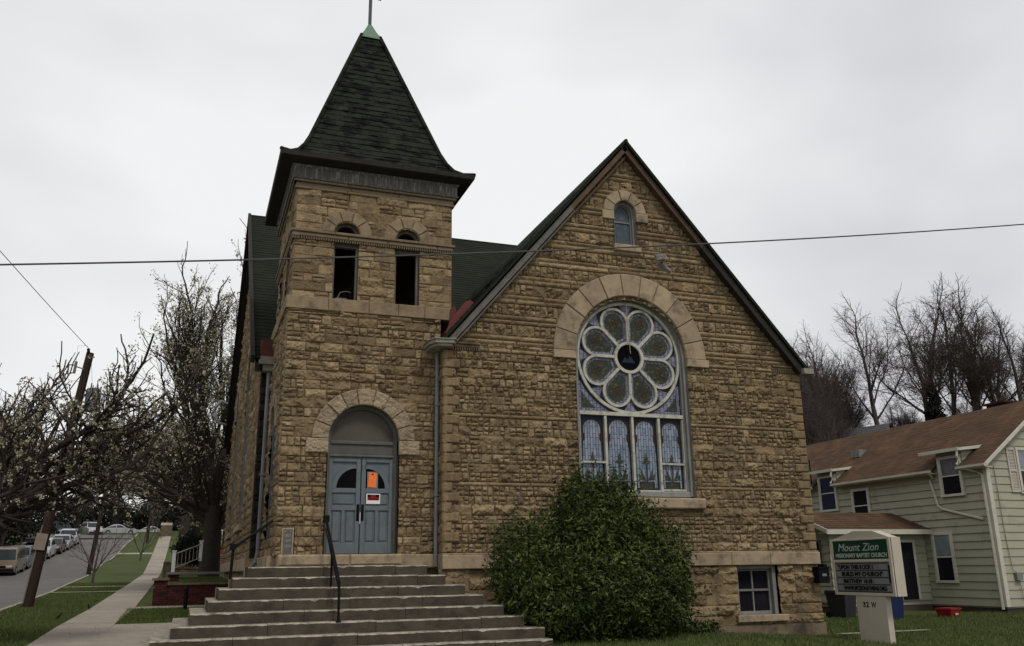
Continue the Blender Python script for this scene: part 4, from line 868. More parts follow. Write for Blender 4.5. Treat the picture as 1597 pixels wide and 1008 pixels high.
for (y0,y1,zt) in ((24.25,25.9,5.62),(31.0,32.5,5.58)):
    def f(b):
        x1=EX+(zt-EH)/.72+.1
        b.box(HX-.01,x1,24.32 if y0<25 else 31.02,24.36 if y0<25 else 31.06,4.8,zt-.04); b.box(HX-.01,x1,25.46 if y0<25 else 32.24,25.5 if y0<25 else 32.28,4.8,zt-.04)
        b.box(HX-.01,HX+.02,24.36 if y0<25 else 31.06,25.46 if y0<25 else 32.24,5.38,zt-.04)
    dm=one(f,'dormer',M['siding'],hs)
    x1=EX+(zt-EH)/.72+.35
    one(lambda b:b.face([(EX-.02,y0-.1,zt+.01),(EX-.02,y1+.05,zt+.01),(x1,y1+.05,zt+.17),(x1,y0-.1,zt+.17)]),'dormer_roof',M['brownroof'],dm)
    one(lambda b:(b.box(EX-.06,EX-.02,y0-.12,y1+.07,zt-.10,zt+.02),b.prism([(EX-.02,zt-.1),(x1-.1,zt+.03),(x1-.1,zt+.15),(EX-.02,zt+.0)],lambda u,z,d:(u,d,z),y0-.14,y0-.10)),'dormer_trim',M['housetrim'],dm)
    one(lambda b:b.tube([(EX-.02,y0-.06,zt-.1),(EX-.05,y0-.04,zt-.3),(EX+.05,y0-.02,zt-.42),(EX-.1,y0-.02,zt-.60)],.04,6),'dormer_spout',M['housetrim'],dm)
# gable front window with shutter
fn=FRONT(HY)
def f(b):
    for u0,u1,z0,z1 in ((27.45,27.55,4.02,5.58),(28.5,28.6,4.02,5.58),(27.55,28.5,5.48,5.58),(27.43,28.62,3.96,4.06),(27.55,28.5,4.74,4.79)): blk(b,fn,u0,u1,z0,z1,-.02,.08,.006,.6)
w_=one(f,'window',M['housetrim'],hs); one(lambda b:b.box(27.55,28.5,HY-.05,HY-.045,4.06,4.76),'window_glass',M['hglass'],w_); one(lambda b:b.box(27.55,28.5,HY-.05,HY-.045,4.76,5.48),'window_glass',M['paleglass'],w_)
def f(b):
    for x in (27.03,28.64):
        for u0,u1,z0,z1 in ((x,x+.06,4.0,5.56),(x+.34,x+.4,4.0,5.56),(x+.06,x+.34,5.48,5.56),(x+.06,x+.34,4.0,4.1),(x+.06,x+.34,4.72,4.8)): blk(b,fn,u0,u1,z0,z1,-.02,.06,.005,.6)
        for i in range(26): z=4.12+i*.052; b.face([fn(x+.06,z,.045),fn(x+.34,z,.045),fn(x+.34,z+.045,.02),fn(x+.06,z+.045,.02)],.5)
split_by(one(f,'shutter',mat('shutter_paint',(.46,.41,.35),(.4,.36,.3),rough=.7,tone=.1),hs),lambda c:c.x>28)
# pipes
one(lambda b:(b.tube([(EX-.05,25.6,4.85),(HX-.07,25.75,4.7),(HX-.07,25.9,4.6),(HX-.07,25.66,3.68),(HX-.07,25.5,3.55),(HX-.07,23.75,3.10)],.045,6),b.tube([(EX-.05,23.95,4.86),(HX-.07,23.8,4.75),(HX-.08,23.52,4.6),(HX-.08,23.50,.12)],.05,6)),'downspout',M['housetrim'],hs)
one(lambda b:(b.box(26.5,26.75,HY-.14,HY-.03,1.05,1.30),b.tube([(26.33,HY-.05,4.9),(26.36,HY-.05,2.6),(26.44,HY-.06,1.4),(26.6,HY-.08,1.3)],.012,5),b.tube([(26.66,HY-.08,1.05),(26.72,HY-.06,.4)],.01,5)),'electric_meter',M['greyframe'],hs)
one(lambda b:(b.box(27.3,27.7,31.0,31.5,zr(27.5)-.1,zr(27.5)+.22)),'roof_vent',M['greyframe'],hs)
one(lambda b:b.tube([(25.9,32.6,5.1),(25.9,32.6,6.15)],.03,6),'vent_pipe',M['black'],hs)
one(lambda b:(b.box(29.9,30.9,25.6,26.4,6.3,7.72),b.box(29.82,30.98,25.5,26.5,7.72,7.8)),'chimney',mat('dark_chimney_brick',(.04,.02,.017),(.025,.015,.013),rough=.95,scale=8),hs)
# side wing with its own roof
WY=26.6
def f(b):
    b.lap((21.6,WY,.35),(HX-.04,WY,.35),(21.6,WY,2.85),(HX-.04,WY,2.85),9,40,.03,(0,-1,0),tone=(.35,.65)); b.lap((21.6,29.7,.35),(21.6,WY,.35),(21.6,29.7,2.9),(21.6,WY,2.9),9,40,.03,(-1,0,0),tone=(.35,.65))
    b.box(21.65,HX,WY+.03,29.6,.2,2.85); b.face([(21.59,WY,2.85),(21.59,29.6,2.85),(21.59,28.1,3.5)])
one(f,'wing_wall',M['siding'],hs)
one(lambda b:b.box(21.7,HX,WY+.05,29.6,-.3,.35),'wing_foundation',mat('grey_foundation',(.09,.07,.06),rough=.95,scale=3),hs)
one(lambda b:(b.lap((21.2,26.15,2.83),(HX,26.15,2.83),(21.2,28.1,3.56),(HX,28.1,3.56),9,.5,.014,(0,-.35,.93),tone=(.3,.7)),b.face([(21.2,30.0,2.83),(HX,30.0,2.83),(HX,28.1,3.56),(21.2,28.1,3.56)]),b.face([(21.2,26.15,2.80),(HX,26.15,2.80),(HX,28.1,3.53),(21.2,28.1,3.53)])),'wing_roof',M['brownroof'],hs)
one(lambda b:(b.box(21.18,HX-.06,26.10,26.15,2.68,2.85),b.prism([(26.1,2.70),(28.1,3.44),(28.1,3.58),(26.1,2.85)],lambda u,z,d:(d,u,z),21.16,21.2),b.prism([(30.0,2.70),(28.1,3.44),(28.1,3.58),(30.0,2.85)],lambda u,z,d:(d,u,z),21.16,21.2),b.box(21.2,HX-.06,26.15,WY,2.72,2.74)),'wing_trim',M['housetrim'],hs)
fw_=FRONT(WY)
dr=one(lambda b:(blk(b,fw_,24.5,24.6,.38,2.5,-.02,.07,.005),blk(b,fw_,25.33,25.43,.38,2.5,-.02,.07,.005),blk(b,fw_,24.6,25.33,2.4,2.5,-.02,.07,.005)),'door_frame',M['housetrim'],hs); one(lambda b:b.box(24.6,25.33,WY-.05,WY-.04,.38,2.4),'screen_door',M['hglass'],dr)
fl_=LEFT(21.6); wn=one(lambda b:b.band([(27.0,1.2),(27.0,2.5),(27.7,2.5),(27.7,1.2)],[(27.07,1.27),(27.07,2.43),(27.63,2.43),(27.63,1.27)],fl_,0,.06,True),'window',M['doorframe'],hs); one(lambda b:b.box(21.55,21.56,27.07,27.63,1.27,2.43),'window_glass',M['hglass'],wn)
# ================================================================== SIGN
M['signcream']=mat('cream_sign_enamel',(.46,.41,.33),(.39,.345,.275),rough=.6,scale=2.5,tone=.06,dirt=((.20,.17,.13),5,.66,.85,(1,1,1)))
SX=14.1; SG=lambda u,z,d:(SX-d,-u,z)     # u = -Y so text reads left to right
sg=thing('church_sign','cream illuminated-type church sign board with green header on a single cream post','sign',(14.25,16.2,0))
def f(b):
    blk(b,SG,-17.32,-15.42,.98,2.20,-.30,-.02,.01,.6); 
    for a0,a1,c0,c1 in ((-17.32,-17.24,.98,2.2),(-15.50,-15.42,.98,2.2),(-17.24,-15.50,.98,1.04),(-17.24,-15.50,1.69,1.75),(-17.24,-15.50,2.16,2.2)): blk(b,SG,a0,a1,c0,c1,-.05,.0,.006,.7)
    b.prism([(-17.27,2.2),(-15.46,2.2),(-15.95,2.35),(-16.55,2.37)],SG,-.28,-.04,.6)
one(f,'cabinet',M['signcream'],sg)
gm=mat('sign_green',(.006,.040,.022),(.005,.033,.018),rough=.4,tone=.03); wm2=mat('sign_white',(.45,.48,.44),rough=.5,tone=.02)
hp=one(lambda b:b.prism([(-17.24,1.75),(-15.50,1.75),(-15.50,2.16),(-17.24,2.16)],SG,-.03,-.012),'header_panel',gm,sg)
me=text_mesh('Mount Zion',.235,SG,-17.07,1.935,-.010,width=1.30,shear=.28); mkobj('lettering',me,wm2,hp)
me=text_mesh('MISSIONARY BAPTIST CHURCH',.125,SG,-17.17,1.795,-.010,width=1.62,weight=.003); mkobj('lettering',me,wm2,hp)
lb=one(lambda b:b.prism([(-17.24,1.04),(-15.50,1.04),(-15.50,1.69),(-17.24,1.69)],SG,-.03,-.014),'letter_board',mat('letter_board_grey',(.15,.15,.155),(.12,.12,.125),rough=.5,tone=.05),sg)
def f(b):
    for i in range(5): z=1.065+i*.15; b.box(SX+.004,SX+.012,15.55,17.2,z-.005,z+.005)
    b.box(SX-.004,SX+.004,15.515,15.55,1.25,1.62)
one(f,'letter_rail',M['black'],lb)
tl=mat('letter_tile',(.19,.19,.20),(.15,.15,.16),rough=.5,tone=.1)
for i,(s,a0,wd) in enumerate((('"UPON THIS ROCK I',-17.14,1.12),('BUILD MY CHURCH"',-17.02,1.28),('MATTHEW 16:18',-16.98,.90),('WWW.MTZIONATHENS.ORG',-16.99,1.32))):
    z=1.545-i*.15
    words=s.split(' '); me=text_mesh(s,.125,SG,a0,z,-.004,width=wd,weight=.003); mkobj('lettering',me,M['black'],lb)
def f(b):
    for z,us in ((1.53,((-17.2,-17.1),(-16.78,-16.70),(-16.38,-16.28),(-15.98,-15.9),(-15.82,-15.6))),(1.38,((-17.2,-17.06),(-16.6,-16.52),(-16.28,-16.18),(-15.72,-15.6))),(1.23,((-17.2,-17.05),(-16.45,-16.36),(-16.0,-15.58))),(1.08,((-17.2,-17.04),(-15.64,-15.56)))):
        for a_,c_ in us: b.prism([(a_,z),(c_,z),(c_,z+.11),(a_,z+.11)],SG,-.016,-.009,rnd.uniform(.3,.9))
split_by(one(f,'blank_tile',tl,lb),lambda c:(int((c.z-1.06)/.15),int(c.y/.12)))
po=one(lambda b:b.box(14.12,14.26,15.76,16.66,-.3,.98),'post',M['signcream'],sg)
me=text_mesh('32',.155,SG,-16.47,.74,-.018,width=.19,weight=.003); mkobj('lettering',me,M['black'],po); me=text_mesh('W',.155,SG,-16.21,.74,-.018,width=.15,weight=.003); mkobj('lettering',me,M['black'],po)
# ================================================================== BINS, CRATE
def bin_(loc,col,label,h=.98,w=.56,rz=0):
    t=thing('wheelie_bin',label,'bin',loc,rz,'bins by the green house'); b=MB(); d=w*1.05
    lo,hi=w*.40,w*.5
    def ring(k,z): return [(-k,-k*1.05,z),(k,-k*1.05,z),(k,k*1.05,z),(-k,k*1.05,z)]
    A,B_=ring(lo,.05),ring(hi,h*.9)
    for k in range(4): b.face([A[k],A[(k+1)%4],B_[(k+1)%4],B_[k]])
    b.face(A); b.face(B_); b.box(-hi-.02,hi+.02,-hi*1.05-.02,hi*1.05+.02,h*.86,h*.9)
    b.build('body',col,t,local=True)
    b=MB(); b.prism([(-hi*1.1,h*.905),(hi*1.12,h*.905),(hi*1.0,h),(-hi*.9,h*.97)],lambda u,z,q:(q,u,z),-hi-.03,hi+.03); b.tube([(-hi+.05,hi*1.15,h*.93),(hi-.05,hi*1.15,h*.93)],.02,6); b.build('lid',col,t,local=True)
    for s in (-1,1):
        b=MB(); b.tube([(s*(lo+.06)-.03,lo*1.1,.1),(s*(lo+.06)+.03,lo*1.1,.1)],.1,12); b.build('wheel',M['black'],t,local=True)
    return t
bin_((19.75,24.0,0),mat('dark_grey_plastic',(.022,.022,.028),(.03,.03,.035),rough=.5),'dark grey wheeled rubbish bin on the lawn between the church corner and the sign',h=.86,w=.66,rz=.3)
bin_((20.45,22.55,0),mat('blue_plastic',(.012,.022,.075),(.014,.024,.06),rough=.45),'blue wheeled recycling bin behind the sign post',h=.84,w=.48,rz=-.2)
t=thing('storage_crate','low red plastic crate lying on the lawn by the green house','crate',(22.75,22.7,0),.35)
mr2=mat('red_plastic',(.20,.016,.014),(.15,.014,.012),rough=.45)
b=MB()
def q4(k,l,z): return [(-k,-l,z),(k,-l,z),(k,l,z),(-k,l,z)]
A,B_=q4(.20,.30,.02),q4(.24,.35,.24)
A=[(y,x,z) for x,y,z in A]; B_=[(y,x,z) for x,y,z in B_]
for k in range(4): b.face([A[k],A[(k+1)%4],B_[(k+1)%4],B_[k]])
b.face(A); b.build('body',mr2,t,local=True)
b=MB(); b.box(-.37,.37,-.26,.26,.235,.275); b.box(-.33,.33,-.22,.22,.275,.285); b.build('lid',mr2,t,local=True)
b=MB(); b.box(-.12,.08,-.262,-.255,.08,.13); b.build('label_patch',wm2,t,local=True)
# ================================================================== BRICK WALL and left garden
M['coping']=mat('grey_coping',(.20,.18,.15),(.13,.12,.10),rough=.9,scale=5)
def brick_face(b,fn,u0,u1,z0,z1,d0,d1,rg):
    z=z0;k=0
    while z<z1-.01:
        u=u0-(.11 if k%2 else 0)
        while u<u1: 
            a_,c_=max(u,u0),min(u+.21,u1)
            if c_-a_>.02: blk(b,fn,a_+.004,c_-.004,z+.004,min(z+.075,z1)-.004,d0,d1+rg.uniform(-.004,.004),.004,rg.random())
            u+=.215
        z+=.075; k+=1
rg=random.Random(12)
bw=thing('brick_wall','low dark red brick garden wall with a stepped end pier left of the church steps','wall',(.3,31,.6))
one(lambda b:(brick_face(b,FRONT(31.0),-.55,1.4,.5,1.30,-.05,.0,rg),b.box(-.55,1.4,31.02,31.25,.3,1.29,.1)),'wall',M['brick'],bw)
one(lambda b:(brick_face(b,FRONT(30.95),-.90,-.50,.5,1.45,-.05,.0,rg),b.box(-.90,-.5,30.97,31.3,.3,1.44,.1),brick_face(b,LEFT(-.90),30.96,31.3,.5,1.44,-.05,0,rg)),'end_pier',M['brick'],bw)
one(lambda b:(b.box(-.50,1.4,30.96,31.3,1.30,1.36),b.box(-.96,-.44,30.9,31.35,1.45,1.52),b.box(-.97,-.86,30.9,31.2,1.20,1.26)),'coping',M['darkstone'],bw)
one(lambda b:(b.box(-.55,-.2,34.2,38,1.0,1.62),),'inner_wall',M['brick'],bw); one(lambda b:(b.box(-.6,2.5,34.1,34.35,1.62,1.70),),'inner_coping',M['coping'],bw)
def rail_obj(name,label,pts,h,n,mt,loc):
    t=thing(name,label,'railing',loc)
    for p in pts: one(lambda b:(b.box(p[0]-.06,p[0]+.06,p[1]-.06,p[1]+.06,p[2],p[2]+h+.1),b.box(p[0]-.08,p[0]+.08,p[1]-.08,p[1]+.08,p[2]+h+.1,p[2]+h+.14)),'post',mt,t)
    a,c=Vector(pts[0]),Vector(pts[-1])
    one(lambda b:(b.tube([a+Vector((0,0,h)),c+Vector((0,0,h))],.022,5),b.tube([a+Vector((0,0,.12)),c+Vector((0,0,.12))],.018,5)),'rail',M['cream'],t)
    for i in range(1,n): p=a.lerp(c,i/n); one(lambda b:b.tube([p+Vector((0,0,.12)),p+Vector((0,0,h))],.009,4),'baluster',M['cream'],t)
wp=mat('white_paint',(.60,.60,.58),(.5,.5,.48),rough=.6,tone=.05)
rail_obj('stair_railing','white posts with a sloping handrail climbing the garden steps behind the brick wall',[(-.42,35.0,1.7),(.50,36.8,2.1)],.62,7,wp,(0,36,1.7))
# rubble retaining wall and path further back
sw=thing('rubble_wall','low grey rubble retaining wall on the slope behind the white stair rail','wall',(2,46,1.6))
o=stone_wall('wall_face',sw,FRONT(46.0),-.6,6.0,1.0,2.5,[(1.0,2.5,'mix')],None,33,res=.05,bulge=.06,material=M['darkstone']); one(lambda b:b.box(-.6,6,46.02,46.4,.9,2.5),'wall_core',M['darkstone'],sw)
sw=one(lambda b:(b.box(-1.0,-.72,46,64,.9,2.2,.3),),'retaining_wall',M['darkstone'],None,loc=(-.86,55,1)); tag(sw,'dark stone retaining wall running along the right edge of the sidewalk','wall')
st=thing('hillside_steps','dark concrete steps carrying the sidewalk up the far slope','steps',(-2.6,128,6.4))
for i in range(9): one(lambda b:b.box(-3.55,-2.1,127+i*.33,130.2,6.3+i*.17,6.47+i*.17,.2),'step',M['darkstone'],st)
tag(one(lambda b:b.face([(-3.6,130.2,7.95),(-2.15,130.2,7.95),(-2.2,136,8.6),(-3.7,136,8.6)]),'upper_sidewalk',M['walk']),kind='structure')
for (x,y,w_,h_,lab) in ((.6,41.5,1.3,1.0,'round clipped dark shrub left of the big tree trunk'),):
    pass
# distant house with porch, left behind the trees
M['greyroof']=mat('grey_shingles',(.10,.10,.105),(.07,.07,.075),rough=.9,scale=3,tone=.2); M['whitewall']=mat('white_clapboard',(.42,.43,.43),(.33,.34,.34),rough=.8,scale=2)
def far_house(label,x,y,z,w_,d_,h_,wall,roof,rz=0,porch=False):
    t=thing('house',label,'house',(x,y,z),rz,'distant houses up the street')
    b=MB(); b.box(-w_/2,w_/2,-d_/2,d_/2,-1.5,h_); b.face([(-w_/2,-d_/2,h_),(w_/2,-d_/2,h_),(0,-d_/2,h_+w_*.38)]); b.face([(-w_/2,d_/2,h_),(w_/2,d_/2,h_),(0,d_/2,h_+w_*.38)]); b.build('wall',wall,t,local=True)
    b=MB(); k=w_*.38; 
    for s in (-1,1): b.lap((s*(w_/2+.4),-d_/2-.4,h_-.3),(s*(w_/2+.4),d_/2+.4,h_-.3),(0,-d_/2-.4,h_+k+.1),(0,d_/2+.4,h_+k+.1),14,.8,.02,(s*.6,0,.8))
    b.build('roof',roof,t,local=True)
    for i,(u,zz) in enumerate(((-w_*.25,1.2),(w_*.25,1.2),(-w_*.25,h_-1.9),(w_*.25,h_-1.9))):
        b=MB(); b.band([(u-.5,zz),(u-.5,zz+1.4),(u+.5,zz+1.4),(u+.5,zz)],[(u-.4,zz+.1),(u-.4,zz+1.3),(u+.4,zz+1.3),(u+.4,zz+.1)],lambda a,c,d:(a,-d_/2-d,c),0,.06,True); wq=b.build('window',wp,t,local=True)
        b=MB(); b.box(u-.4,u+.4,-d_/2-.03,-d_/2-.02,zz+.1,zz+1.3); b.build('window_glass',M['hglass'],wq,local=True)
        b=MB(); b.box(-w_/2-.03,-w_/2-.02,u-.4,u+.4,zz+.1,zz+1.3); b.build('window_glass',M['hglass'],wq,local=True)
    if porch:
        b=MB(); b.box(-w_/2-2.4,-w_/2,-d_/2,d_/2,2.5,2.7); b.face([(-w_/2-2.6,-d_/2-.2,2.7),(-w_/2-2.6,d_/2,2.7),(-w_/2,d_/2,3.5),(-w_/2,-d_/2-.2,3.5)]); b.build('porch_roof',roof,t,local=True)
        b=MB(); b.box(-w_/2-2.4,-w_/2,-d_/2,d_/2,-1.5,0); b.build('porch_base',mat('orange_brick',(.20,.06,.03),(.15,.045,.025),rough=.9),t,local=True)
        for yy in (-d_/2+.1,0,d_/2-.1): b=MB(); b.tube([(-w_/2-2.2,yy,0),(-w_/2-2.2,yy,2.5)],.1,8); b.build('porch_post',wp,t,local=True)
        b=MB(); b.tube([(-w_/2-2.2,-d_/2,.85),(-w_/2-2.2,d_/2,.85)],.05,4); b.tube([(-w_/2-2.2,-d_/2+.05,.85),(-w_/2,-d_/2+.05,.85)],.05,4)
        for i in range(22): yy=-d_/2+d_*i/21; b.tube([(-w_/2-2.2,yy,0),(-w_/2-2.2,yy,.85)],.025,4)
        for i in range(9): xx=-w_/2-2.2+2.2*i/9; b.tube([(xx,-d_/2+.05,0),(xx,-d_/2+.05,.85)],.025,4)
        b.build('porch_balustrade',wp,t,local=True)
    return t
far_house('white house with a grey roof and white railed porch seen past the big tree trunk',6.9,62,3.3,6.5,9,5.4,M['whitewall'],M['greyroof'],0,True)
far_house('grey-roofed house half hidden on the wooded slope above the green house roof',58.4,68,7.2,6,9,4.5,M['whitewall'],M['greyroof'],.3)
far_house('grey house behind the blossoming trees across the street',-26,86,4.5,8,9,5,M['whitewall'],M['greyroof'],.1)
# ================================================================== TREES
def tubes_np(P0,P1,R0,R1,n):
    P0,P1=np.array(P0),np.array(P1); R0,R1=np.array(R0)[:,None],np.array(R1)[:,None]
    d=P1-P0; ln=np.linalg.norm(d,axis=1,keepdims=True)+1e-9; d=d/ln
    h=np.where(np.abs(d[:,2:3])<.9,np.array([[0,0,1.]]),np.array([[1.,0,0]])); a=np.cross(d,h); a/=np.linalg.norm(a,axis=1,keepdims=True); b=np.cross(d,a)
    P0=P0-d*R0*.3; P1=P1+d*R1*.3; V=[]
    for (P,Rr) in ((P0,R0),(P1,R1)):
        for k in range(n): t=2*PI*k/n; V.append(P+(a*math.cos(t)+b*math.sin(t))*Rr)
    V=np.stack(V,1); N_=len(P0); base=(np.arange(N_)*2*n)[:,None,None]
    q=np.array([[k,(k+1)%n,n+(k+1)%n,n+k] for k in range(n)])[None]; return V.reshape(-1,3),(base+q).reshape(-1,4)
def grow(rng,starts,p):
    """starts: list of (pos,dir,len,rad,level). returns segments and twig tips"""
    S=[];tips=[];st=list(starts)
    while st:
        pos,d,ln,r,lv=st.pop(); nseg=p['nseg'][min(lv,len(p['nseg'])-1)]; sl=ln/nseg; r_end=r*p['taper']; pos=Vector(pos); d=Vector(d).normalized()
        for i in range(nseg):
            ra=r+(r_end-r)*i/nseg; rb=r+(r_end-r)*(i+1)/nseg
            j=p['jit'][min(lv,len(p['jit'])-1)]
            d=(d+Vector((rng.gauss(0,j),rng.gauss(0,j),rng.gauss(0,j)))+Vector((0,0,p['up'][min(lv,len(p['up'])-1)]))).normalized()
            q=pos+d*sl; S.append((tuple(pos),tuple(q),max(ra,p['rmin']),max(rb,p['rmin']))); pos=q
            if lv>=p['tiplv']: tips.append((tuple(pos),tuple(d)))
            if lv<p['levels'] and (i>=p['first'][min(lv,len(p['first'])-1)]):
                for _ in range(p['kids'][min(lv,len(p['kids'])-1)] if rng.random()<p.get('prob',.9) else 0):
                    ang=R(rng.uniform(*p['ang'])); az=rng.uniform(0,2*PI); h=Vector((0,0,1)) if abs(d.z)<.9 else Vector((1,0,0)); a=d.cross(h).normalized(); b=d.cross(a)
                    nd=d*math.cos(ang)+(a*math.cos(az)+b*math.sin(az))*math.sin(ang)
                    st.append((pos,nd,ln*rng.uniform(*p['lenf'])*(1-.35*i/nseg),rb*rng.uniform(*p['radf']),lv+1))
        if lv<p['levels']:
            st.append((pos,d,ln*rng.uniform(*p['lenf']),r_end,lv+1))
    return S,tips
def seg_mesh(name,S,big=.035):
    Vs=[];Fs=[];o=0
    for sel,n in (([s for s in S if s[2]>=big],7),([s for s in S if s[2]<big],3)):
        if not sel: continue
        V,Fc=tubes_np([s[0] for s in sel],[s[1] for s in sel],[s[2] for s in sel],[s[3] for s in sel],n); Vs.append(V);Fs.append(Fc+o);o+=len(V)
    V=np.concatenate(Vs);Fc=np.concatenate(Fs); return np_mesh(name,V,Fc,{'tone':np.full(len(Fc),.5)},smooth=True)
def leaves(name,C_,size,seed,elong=1.0,jitter=0,outward=None,flat=0,sv=.35):
    rng=np.random.default_rng(seed); n=len(C_); C_=np.asarray(C_,dtype=float)+rng.normal(0,1,(n,3))*jitter
    a=rng.normal(0,1,(n,3)); 
    if outward is not None: a=a*.75+outward
    a/=np.linalg.norm(a,axis=1,keepdims=True)+1e-9    # normal
    h=rng.normal(0,1,(n,3)); u=np.cross(a,h); u/=np.linalg.norm(u,axis=1,keepdims=True)+1e-9; v=np.cross(a,u); s=size*(1+rng.normal(0,sv,(n,1))).clip(.4,1.9)
    e=a*s*.18
    V=np.stack([C_-u*s*elong-e,C_+v*s*.5,C_+u*s*elong-e,C_-v*s*.5],1).reshape(-1,3)
    Fc=np.arange(n*4).reshape(-1,4); return np_mesh(name,V,Fc,{'tone':rng.random(n)})
def put_tree(name,label,loc,S,tips,bark,leafmat=None,nleaf=0,size=.04,jit=.08,seed=1,group=None,cat='tree',rz=0,per=3,big=.035):
    t=thing(name,label,cat,loc,rz,group)
    me=seg_mesh('trunk',S,big); mkobj('trunk',me,bark,t,local=True)
    if leafmat is not None:
        rng=np.random.default_rng(seed); T_=np.array([q[0] for q in tips]); k0=rng.integers(0,len(T_),nleaf//10); k=np.repeat(k0,10)
        # blossoms sit in clusters
        me=leaves('crown',T_[k]+np.repeat(rng.normal(0,.04,(len(k0),3)),10,0),size,seed,elong=.55,jitter=jit); me.materials.append(leafmat); o=bpy.data.objects.new('crown',me); C.objects.link(o); o.parent=t
    return t
def dup(t,loc,rz,s=1,label=None):
    r=t.copy(); C.objects.link(r); r.location=loc; r.rotation_euler=(0,0,rz); r.scale=(s,s,s)
    if label: r['label']=label
    for c in t.children: k=c.copy(); C.objects.link(k); k.parent=r
    return r
# --- tall blossoming pear behind the church corner
rg=random.Random(21)
P1={'nseg':[5,5,4,3,3],'taper':.6,'jit':[.05,.10,.14,.2],'up':[.05,.15,.13,.06],'levels':4,'tiplv':3,'first':[1,0,0,0],'kids':[1,2,2,1],'ang':(14,40),'lenf':(.50,.74),'radf':(.40,.6),'rmin':.005,'prob':.66}
S,T=[],[]
S0=[((0,0,-.4),(0,0,.9),.40,.33),((0,0,.9),(.03,0,2.3),.33,.29)]
starts=[((.03,0,2.2),(-.12,.1,1),4.6,.20,0),((.0,0,2.2),(.10,-.05,1),4.5,.17,0),((0,0,1.9),(-.6,-.2,1.0),3.0,.12,1),((0,0,2.3),(-.35,.4,1.0),3.9,.13,1),((.05,0,1.2),(.45,-.25,1.0),2.6,.10,1),((0,0,2.3),(-.25,-.3,1.0),4.1,.15,0),((.0,0,2.0),(.2,.5,1),3.5,.12,1),((0,0,1.7),(-1.0,.1,.55),2.8,.10,1),((0,0,2.2),(-1,-.5,.22),3.0,.11,1),((0,0,2.0),(-1,.3,.15),2.8,.09,1)]
S,T=grow(rg,starts,P1); S=S0+S
print('pear segs',len(S),len(T))
pt_=put_tree('pear_tree','tall upright pear tree in pale blossom with thick dark trunk beside the church',(.90,39,1.55),S,T,M['bark'],M['blossom'],30000,.05,.07,seed=5,group='blossoming pear trees'); pt_.scale=(1.16,1.16,1.17)
# --- spreading blossoming street tree at the left edge
P2={'nseg':[4,5,4,3],'taper':.62,'jit':[.10,.14,.18,.25],'up':[.0,.05,.07,.05],'levels':3,'tiplv':2,'first':[0,0,0],'kids':[2,2,2],'ang':(28,68),'lenf':(.48,.72),'radf':(.42,.62),'rmin':.004,'prob':.85}
rg=random.Random(9)
S0=[((0,0,-.3),(0,0,1.0),.20,.17),((0,0,1.0),(.05,0,1.9),.17,.15)]
starts=[((.05,0,1.8),(.9,.1,.95),2.1,.10,0),((.05,0,1.9),(1.2,-.3,.45),2.4,.075,1),((.05,0,1.8),(.55,-.4,1.1),2.2,.09,0),((.0,0,1.8),(.2,.5,1.1),1.8,.09,0),((.05,0,1.9),(1.3,.4,.42),2.5,.07,1),((.05,0,1.9),(1.3,.1,.75),2.6,.08,1),((0,0,1.9),(-.3,-.2,1),1.8,.08,0),((0,0,1.6),(.7,-.8,.25),1.8,.06,1),((0,0,1.7),(1.0,.9,.4),2.3,.07,1)]
best=None
for sd in range(60):
    rg=random.Random(100+sd); S,T=grow(rg,starts,P2); zm=max(q[1][2] for q in S); xm=max(q[1][0] for q in S); sc_=abs(zm-5.1)*2+abs(xm-3.7)+len(S)/9000
    if best is None or sc_<best[0]: best=(sc_,S,T)
_,S,T=best
S=[q for q in S if min(q[0][2],q[1][2])>2.15 or q[0][0]<.9 and q[1][2]>1.75]; T=[q for q in T if q[0][2]>2.1]; S=S0+S; print('left segs',len(S),len(T))
lt=put_tree('pear_tree','low spreading pear tree in pale blossom overhanging the street at the left edge',(-4.05,19.5,.35),S,T,M['bark'],M['blossom'],20000,.036,.03,seed=6,group='blossoming pear trees',rz=-.1); lt.scale=(1.05,1.05,1.16)
rg=random.Random(15)
S,T=best[1],best[2]; S=[q for q in S if min(q[0][2],q[1][2])>1.9 or q[0][0]<.9 and q[1][2]>1.6]; S=S0+S
l2=put_tree('pear_tree','blossoming pear tree across the street behind the first one',(-9.5,26.5,.3),S,T,M['bark'],M['blossom'],24000,.045,.05,seed=7,group='blossoming pear trees',rz=.5)
labs=['blossoming pear tree at the far left edge behind the first street tree','blossoming pear tree at the head of the street, left one','blossoming pear tree at the head of the street, nearest the sidewalk','small blossoming pear tree left of the thick garden trunk','blossoming pear tree across the road above the tan van','blossoming pear tree across the road above the white car','blossoming pear tree on the left slope behind the parked cars']
for i,(x,y,s,rz) in enumerate(((-15.5,44,1.9,1.2),(-10,140,2.8,2.4),(-4.6,146,2.8,3.3),(.3,50,1.7,4.5),(-17.8,66,2.2,.7),(-18.2,82,2.4,5.4),(-18.5,100,2.4,2.0))):
    dup(l2 if i%2 else lt,(x,y,float(gz(x,y))),rz,s,labs[i])
